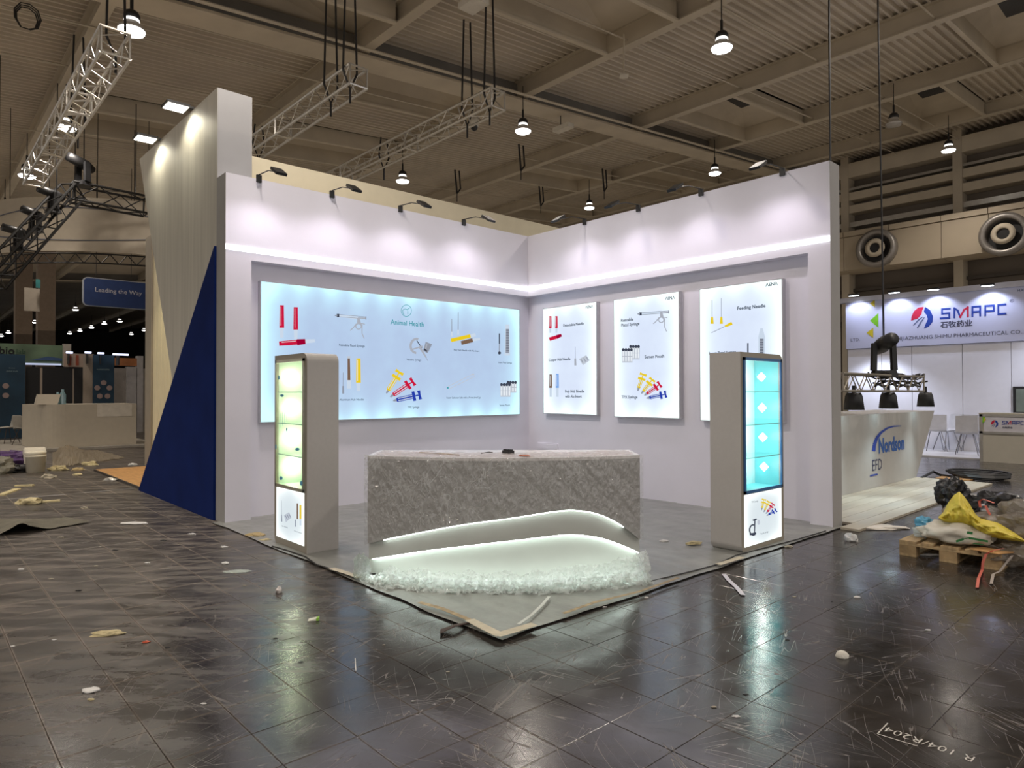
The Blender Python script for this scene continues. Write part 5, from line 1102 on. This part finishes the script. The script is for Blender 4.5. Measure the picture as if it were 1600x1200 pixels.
def logo_disc(A, c, r):
    x_, y_ = c; A.poly('red', [(x_-r, y_+r*.30), (x_-r*.95, y_-r*.1), (x_-r*.75, y_-r*.55), (x_-r*.35, y_-r*.88), (x_+r*.15, y_-r*.95), (x_-r*.0, y_-r*.6), (x_-r*.05, y_-r*.3), (x_-r*.4, y_+r*.1)])
    A.poly('blu', [(x_+r*.25, y_-r*.95), (x_+r*.7, y_-r*.65), (x_+r*.97, y_-r*.1), (x_+r*.92, y_+r*.4), (x_+r*.6, y_+r*.8), (x_+r*.15, y_+r), (x_+r*.3, y_+r*.6), (x_+r*.5, y_+r*.15), (x_+r*.4, y_-r*.2), (x_+r*.15, y_-r*.5)])
    for (a, b_, c_) in (((-.8, .72), (-.35, .25), (.05, -.05)), ((-.45, .95), (-.1, .4), (.2, .0))):
        A.line('gry', (x_+a[0]*r, y_+a[1]*r), (x_+b_[0]*r, y_+b_[1]*r), r*.09, r*.12); A.line('gry', (x_+b_[0]*r, y_+b_[1]*r), (x_+c_[0]*r, y_+c_[1]*r), r*.12, r*.08)
def smapc(A, x_, y_, w_, h, sl):
    """blocky lettering; x_,y_ left middle; sl slope of baseline"""
    def P_(u, v): return (x_+u*w_, y_+v*h+sl*u*w_)
    t = h*.17
    def st(col, *pts):
        for a, b_ in zip(pts[:-1], pts[1:]):
            dx, dy = b_[0]-a[0], b_[1]-a[1]; a_, c_ = P_(*a), P_(*b_); l = math.hypot(c_[0]-a_[0], c_[1]-a_[1])+1e-6; ex = (c_[0]-a_[0])/l*t*.5, (c_[1]-a_[1])/l*t*.5
            A.line(col, (a_[0]-ex[0], a_[1]-ex[1]), (c_[0]+ex[0], c_[1]+ex[1]), t)
    st('blu', (.14, -.42), (.02, -.42), (.02, 0), (.13, 0), (.13, .42), (0, .42))
    st('blu', (.21, .42), (.21, -.42), (.26, -.2), (.30, .42)); st('red', (.30, .42), (.36, -.2), (.42, -.42), (.42, .42))
    st('blu', (.49, .42), (.49, -.42), (.61, -.42), (.61, .42)); st('blu', (.49, .05), (.61, .05))
    st('blu', (.69, .42), (.69, -.42), (.82, -.42), (.82, .08), (.69, .08)); st('blu', (1., -.42), (.89, -.42), (.89, .42), (1., .42))
pln = ('Y', yb-.062); A = Paint(pln); logo_disc(A, (1441, 496), 17.5); A.done('logo_disc', fb)
A = Paint(pln); smapc(A, 1470, 490.5, 101, 17, -.075); A.done('logo_lettering', fb)
A = Paint(pln); A.poly('yel', [(1359, 474.5), (1367, 468), (1367, 480.5)]); A.poly('grn', [(1359.5, 501), (1372.5, 489), (1372.5, 512)]); A.poly('yel', [(1354, 520), (1364.5, 512), (1364.5, 528)]); A.line('gry', (1378.5, 462), (1378.5, 543), .5); A.done('triangles', fb)
text('\u77f3\u7267\u836f\u4e1a', (1494, 506), 50, pln, PAINT['ink'], 'lettering', fb, bold=.02)
text('SHIJIAZHUANG SHIMU PHARMACEUTICAL CO.,LTD.', (1502, 524.5), 222, pln, PAINT['ink'], 'lettering', fb, bold=.0)
text('HALL', (1598, 453), 17, pln, PAINT['gry'], 'lettering', fb, bold=.01); text('LTD.', (1336.5, 531), 14, pln, PAINT['ink'], 'lettering', fb)
text('\u00ae', (1581, 470), 7, pln, PAINT['ink'], 'lettering', fb)
# framed display on that wall
a, c = PY(1583, 604, yb-.03), PY(1625, 644, yb-.03); t = tag(thing('wall_screen', (a.x, yb, 1.2)), 'dark framed screen on the white wall above the logo counter', 'screen')
B().box((a.x, yb-.06, 1.0), (a.x+1.2, yb-.005, a.z)).build('frame', BLACK, t); B().box((a.x+.06, yb-.066, 1.05), (a.x+1.14, yb-.06, a.z-.06)).build('glass', pm('grey green screen', (.17, .20, .17), .2, var=.3, scale=1.5), t)
for i, x_ in enumerate((1334, 1397, 1458, 1543)):
    p = PY(x_, 462-(x_-1334)*.075, yb-.42); t = thing('banner_lamp', p, 'small cool spotlight over the logo banner, '+('furthest left', 'second from the left', 'third from the left', 'nearest the picture edge')[i], 'spotlight', 'spotlights over the far logo banner')
    B().box((p.x-.14, p.y-.05, p.z), (p.x+.14, p.y+.05, p.z+.05)).build('housing', BLACK, t); B().box((p.x-.12, p.y-.05, p.z-.012), (p.x+.12, p.y+.05, p.z-.001)).build('lens', em('cool spot lens', (.85, .9, 1), 5), t)
    B().tube([p+Vector((0, 0, .03)), (p.x, yb-.08, p.z+.1)], .012, 5).build('arm', BLACK, t)
    light('SPOT', 'banner_beam', (p.x, p.y, p.z-.02), 55, (.72, .78, 1.), aim=(p.x, yb+.1, 2.6), spot_size=math.radians(120), spot_blend=.5, shadow_soft_size=.06)
for p in ((1.2, 11.6, 2.7), (5.5, 11.2, 3.4)): light('SPOT', 'stand_beam', p, 120, (.75, .82, 1.), aim=(p[0], 12.3, .6), spot_size=math.radians(120), spot_blend=.7, shadow_soft_size=.1)
# its counter
yc = 9.9; a, c = PY(1532, 645, yc), PY(1532, 721, yc); t = tag(thing('info_counter', (a.x+1, yc+.3, 0)), 'cream logo counter with metal trim at the right picture edge', 'counter')
CC = pm('counter cream', (.46, .43, .36), .6, var=.03)
B().box((a.x, yc, 0), (a.x+2.2, yc+.55, a.z-.04)).build('body', CC, t); zs = PY(1540, 676, yc).z; zt2 = a.z
B().box((a.x+.06, yc-.012, zs+.03), (a.x+2.2, yc, zt2-.09)).build('logo_face', pm('logo face white', (.58, .56, .60), .5), t)
for (x0_, x1_, z0_, z1_) in ((a.x-.02, a.x+2.2, zt2-.08, zt2-.03), (a.x-.02, a.x+2.2, zs-.02, zs+.03), (a.x-.02, a.x+.04, 0, zt2-.03)): B().box((x0_, yc-.025, z0_), (x1_, yc, z1_)).build('trim_bar', ALU, t)
B().box((a.x-.03, yc-.03, zt2-.03), (a.x+2.2, yc+.58, zt2)).build('top', CC, t)
pln = ('Y', yc-.014); A = Paint(pln); logo_disc(A, (1554, 662), 6); smapc(A, 1566, 660.5, 33, 6, 0.0); A.poly('grn', [(1534, 653), (1540, 650), (1538, 660), (1534, 661)]); A.poly('yel', [(1537, 652), (1541, 655), (1538, 659)]); A.done('logo', t)
text('\u77f3\u7267\u836f\u4e1a', (1574, 668), 16, pln, PAINT['ink'], 'lettering', t, bold=.02)
WCH = pm('white chair', (.55, .54, .55), .4); CHR = pm('chrome leg', (.30, .30, .34), .25, .8)
for i, (x_, y_, r) in enumerate(((1461, 704, 3.6), (1480, 704, -.7), (1512, 710, 3.3), (1524, 705, 2.9))):
    p = fl(x_, y_, .03); shell_chair((p.x, p.y, .03), r, 'white chair on thin metal legs, '+('partly behind the flared white desk', 'turned sideways beside the flared white desk', 'in front of the pair by the logo counter', 'behind the other chair by the logo counter')[i], WCH, CHR, hgt=.5, bh=.42)
# flared white desk with arc logo
xd = 4.15; DE = pm('flared desk white', (.40, .385, .36), .5, var=.03); t = tag(thing('flared_desk', (3.6, 4, 0)), 'flared white desk panel with blue arc logo, right of the stand', 'desk')
b = B(); b.prism([(xd, 1.2, .03), (xd, 5.57, .03), (xd, 6.62, 1.19), (xd, 1.2, 1.19)], (-1.0, 0, 0)); fd = b.build('desk_body', DE, t, fix=True)
pln = ('X', xd+.001); A = Paint(pln)
arc_ = [(1365, 705), (1366, 695), (1369.5, 685), (1376, 676), (1386, 669), (1396, 666), (1408, 665.5)]; wds = [5.5, 5.2, 4.6, 3.8, 3., 2.2, 1.]
for i in range(6): A.line('blu', arc_[i], arc_[i+1], wds[i], wds[i+1])
A.line('blu', (1359, 743.5), (1371, 741), 2.6); A.done('logo_arc', fd)
text('Nordson', (1393.5, 694), 40, pln, pm('bright logo blue', (.02, .10, .36), .5), 'lettering', fd, bold=.035, height=None)
text('EFD', (1370.5, 726), 15, pln, PAINT['ink'], 'lettering', fd, bold=.0)
PLK = pm('pale plank floor', (.40, .35, .27), .45, var=.15, scale=1.5, stretch=(4, .6, 1)); t = tag(thing('stand_floor', (4.6, 2.5, 0)), 'pale plank floor in front of the flared white desk', 'floor panel')
for i in range(15):
    x_ = 2.2+i*.205; B().box((x_, .35 if x_ < 5 else -.0, .002), (x_+.2, 5.6-.0*i, .028)).build('plank', PLK, t)
# lowered truss with lamps
xt = 4.35; a, c = PX(1303, 600, xt), PX(1431, 598, xt); zc_ = (a.z+c.z)/2
tr, _ = truss((xt, a.y, zc_), (xt, c.y, zc_), .24, pm('worn truss', (.30, .27, .22), .4, .5), 'short lighting truss lowered over the flared white desk', r=.02)
moving_head(PX(1381, 589, xt), 'black moving head light standing on the lowered truss', .85, .6)
for i, x_ in enumerate((1334, 1388, 1446)):
    p = PX(x_, 607, xt); y = p.y; zt_ = zc_-.12; t = thing('par_lamp', (xt, y, zt_), 'black stage lamp hanging under the lowered truss, '+('leftmost', 'middle', 'rightmost')[i], 'stage light', 'stage lamps under the lowered truss')
    B().box((xt-.02, y-.02, zt_-.02), (xt+.02, y+.02, zt_+.08)).build('clamp', BLACK, t); zl = 1.24 if i < 2 else 1.26
    zl = zt_-.27
    B().lathe([(.0, zt_-.02), (.09, zt_-.02), (.115, zt_-.07), (.14, zl), (.125, zl)], (xt, y, 0), 12).build('can', BLACK, t, True); B().lathe([(.0, zl+.012), (.124, zl+.012)], (xt, y, 0), 14).build('lens', em('par lens', (.75, .95, 1), 6), t)
    light('SPOT', 'par_beam', (xt+.12, y, zl-.03), 45, (.7, .9, 1), aim=(xt+.35, y-.4, 0), spot_size=math.radians(95), spot_blend=.8, shadow_soft_size=.1)
b = B()
for k_ in range(4): b.tube([(xt+.13*math.sin(k_*2+i*.9)*1, a.y+1.5+(c.y-a.y-1.3)*i/20, zc_+.12+.05*math.sin(i*1.3+k_)-.12*(k_ % 2)) for i in range(21)], .014, 4)
tag(b.build('cable_loom', BLACK), 'tangle of black cables along the lowered truss', 'cables')
a = PX(1381, 540, xt); tp = PX(1371, -30, xt); tag(B().tube([a, (tp.x, tp.y, tp.z)], .014, 5).build('hoist_cable', BLACK), 'black hoist cable running up from the lowered truss', 'cable')
a = PY(1297, 270, 1.0); tp = PY(1295, -40, 1.0); tag(B().tube([a-Vector((0, 0, 2.)), tp], .014, 5).build('hoist_cable', BLACK), 'black hoist cable rising behind the outer end of the right stand wall', 'cable')
b = B(); c = (fl(1500, 745)+fl(1560, 752))/2
for k_ in range(5): b.tube([(c.x+(.36+.03*k_)*math.cos(a_*.45)+.05*math.sin(k_), c.y+(.30+.03*k_)*math.sin(a_*.45)+.1*math.sin(k_*2), .03+.02*k_) for a_ in range(15)], .022, 5)
b.tube([fl(1440, 749)+Vector((0, 0, .03)), fl(1458, 742)+Vector((0, 0, .06)), fl(1470, 745)+Vector((0, 0, .03)), fl(1490, 748)+Vector((0, 0, .03))], .025, 5); tag(b.build('cable_coil', BLACK), 'coil of thick black cable on the floor behind the pallet', 'cable coil')
tag(B().box((4.4, 5.75, .005), (4.9, 6.1, .025)).build('plywood_offcut', WOOD), 'orange plywood offcut at the foot of the flared desk', 'board')

# ---- pallet with rubbish
PW = pm('pallet wood', (.42, .29, .15), .7, var=.25, scale=5, stretch=(6, 1, 1), bump=.15, bscale=25); PW2 = pm('pallet block wood', (.36, .24, .12), .75, var=.25, scale=12, bump=.2)
px0, py0 = 5.93, -.80; pt_ = tag(thing('pallet', (px0+.4, py0+.6, 0)), 'wooden pallet loaded with bags and plastic waste', 'pallet')
for i in range(3):
    for j in range(3): B().bbox((px0+.33*i+(.0), py0+.55*j, .022), (px0+.33*i+.14, py0+.55*j+.10, .10), .003).build('block', PW2, pt_)
    B().bbox((px0+.33*i, py0, 0.), (px0+.33*i+.14, py0+1.2, .022), .002).build('bottom_board', PW, pt_)
    B().bbox((px0, py0+.55*i, .1), (px0+.8, py0+.55*i+.10, .122), .002).build('cross_board', PW, pt_)
for x_, w_ in ((0, .145), (.185, .10), (.34, .145), (.53, .10), (.655, .145)): B().bbox((px0+x_, py0-.002, .122), (px0+x_+w_, py0+1.2, .144), .002).build('deck_board', PW, pt_)
c = PY(1516, 842, -.62); bg_ = crumple((6.34, -.58, .235), (.27, .20, .10), 51, .32, 1.8, 4, flat=.85); WBG = pm('white bag plastic', (.55, .51, .43), .4, var=.1, scale=6, bump=.35, bscale=14)
o = tag(bg_.build('plastic_bag', WBG, smooth=True), 'white plastic bag with green print on the pallet', 'bag')
A = Paint(('Y', -.80)); GRB = pm('green bag print', (.02, .16, .04), .5)
for q in (((1494, 846), (1506, 842), 3.5), ((1506, 842), (1516, 840), 1.2), ((1514, 840.5), (1544, 846), 3.2), ((1511, 832), (1520, 833), 4), ((1520, 849), (1538, 851), 1.2)): A.line('grn', *q)
A.build('green_print', [GRB]*len(PN), o)
YEL = pm('yellow plastic sheet', (.62, .50, .05), .45, var=.08, scale=5, bump=.3, bscale=10)
top = [(1466, 808), (1474, 800), (1481, 786), (1490, 774), (1499, 768), (1507, 776), (1516, 789), (1524, 803), (1532, 810), (1546, 813), (1560, 817), (1575, 826), (1588, 834), (1602, 844)]
bot = [(1467, 810), (1474, 815), (1482, 817), (1490, 820), (1500, 822), (1510, 823), (1518, 823), (1526, 828), (1534, 834), (1546, 839), (1560, 841), (1575, 844), (1590, 846), (1602, 847)]
b = B(); nU = 52
def lerp(L_, u): k_ = min(int(u*(len(L_)-1)), len(L_)-2); s = u*(len(L_)-1)-k_; return (L_[k_][0]*(1-s)+L_[k_+1][0]*s, L_[k_][1]*(1-s)+L_[k_+1][1]*s)
def ysf(sg):
    def f(u, v):
        a, c = lerp(top, u), lerp(bot, u); q = (a[0]*(1-v)+c[0]*v, a[1]*(1-v)+c[1]*v); base = PY(*q, -.45); bulge = math.sin(math.pi*min(max(v, .0), 1))**.7
        y = -.45-.16*bulge*sg-.14*v*(1 if sg > 0 else 1)+.07*nz(u*12, v*4, 3)*bulge+.035*abs(nz(u*30, v*9, 5))*bulge; vv = ray(*q); p = PY(*q, y); return Vector((p.x, y, max(p.z, .15)))
    return f
b.grid(ysf(1), 90, 30); b.grid(ysf(-1), 90, 30); tag(b.build('yellow_sheet', YEL, smooth=True), 'crumpled yellow plastic sheet draped over the waste on the pallet', 'sheet')
BB = pm('black bin bag', (.015, .015, .017), .28, var=.2, bump=.4, bscale=20)
tag(crumple((6.16, .0, .50), (.13, .12, .17), 61, .45, 2, 4).build('bin_bag', BB), 'black bin bag behind the peak of the yellow sheet', 'bag')
tag(crumple((6.50, .02, .42), (.24, .2, .14), 62, .5, 2, 4).build('bin_bag', BB), 'black bin bag behind the pink straps on the pallet', 'bag')
tag(crumple((6.28, -.05, .27), (.20, .22, .13), 63, .45, 2, 4).build('brown_bag', pm('brown bag', (.22, .17, .13), .5, bump=.3)), 'pale brown crumpled bag under the straps on the pallet', 'bag')
WF = film('waste film', (.8, .78, .72), .3, .15, 1, 25, .45, dcol=(.45, .40, .34))
tag(crumple((6.72, -.15, .32), (.26, .25, .17), 64, .6, 2.4, 4).build('clear_film_bundle', WF), 'bundle of shiny clear film at the right end of the pallet', 'film')
tag(crumple((6.75, -.45, .12), (.2, .25, .09), 66, .6, 2.4, 4).build('hanging_film', WF), 'clear film hanging over the right pallet corner', 'film')
tag(crumple((6.04, -.52, .19), (.07, .06, .05), 65, .6, 3, 3).build('clear_plastic_scrap', film('pale scrap film', (.8, .85, .9), .3, .12, 1, 30, .5)), 'clear plastic scrap left of the white bag', 'plastic')
tag(crumple((6.03, -.42, .26), (.08, .05, .06), 67, .6, 3, 3).build('blue_plastic_scrap', pm('light blue plastic', (.10, .33, .50), .3)), 'light blue plastic scrap left of the white bag', 'plastic')
PK = pm('salmon strap', (.55, .12, .08), .5)
def strap(pts, lab, m=PK, w_=.012):
    b = B(); n = len(pts); vs = []
    for i, p in enumerate(pts):
        p = Vector(p); vs += [p+R_*w_, p-R_*w_]
    vs = [Vector(v) for v in vs]; m2 = len(vs); vs += [v-W_*-.003 for v in vs]; fs = []
    for i in range(n-1): fs += [(2*i, 2*i+1, 2*i+3, 2*i+2), (m2+2*i+2, m2+2*i+3, m2+2*i+1, m2+2*i)]
    b.add(vs, fs); return tag(b.build('strap', m), lab, 'strap')
def PYs(y, *q): return [PY(*a_, y) for a_ in q]
strap(PYs(-.30, (1532, 793), (1530, 783), (1536, 780), (1546, 783), (1553, 786)), 'salmon strap loop on top of the black bag')
strap(PYs(-.34, (1540, 790), (1543, 797), (1547, 804), (1548, 811)), 'salmon strap hanging down the brown bag')
strap([PY(1568, 857, -.75), PY(1552, 860, -.83), PY(1541, 866, -.86), PY(1536, 878, -.9), PY(1535, 890, -.92), fl(1529, 904, .03), fl(1527, 918, .01)], 'long salmon strap trailing from the pallet to the floor')
strap([PY(1582, 868, -.8), PY(1572, 880, -.85), fl(1562, 893, .02), fl(1552, 897, .015), fl(1549, 912, .008)], 'grey strap trailing to the floor right of the salmon one', pm('grey strap', (.35, .30, .26), .6))
b = B(); b.hexa([(6.50, -.82, .150), (6.72, -.86, .150), (6.80, -.68, .150), (6.56, -.66, .150), (6.50, -.82, .158), (6.72, -.86, .158), (6.80, -.68, .158), (6.56, -.66, .158)]); tag(b.build('plywood_piece', WOOD), 'orange plywood piece on the front right pallet corner', 'board')
scrapm('white_litter', (1455, 868), .22, .05, .02, WP, 'white litter lying under the pallet', 77, RAD45)
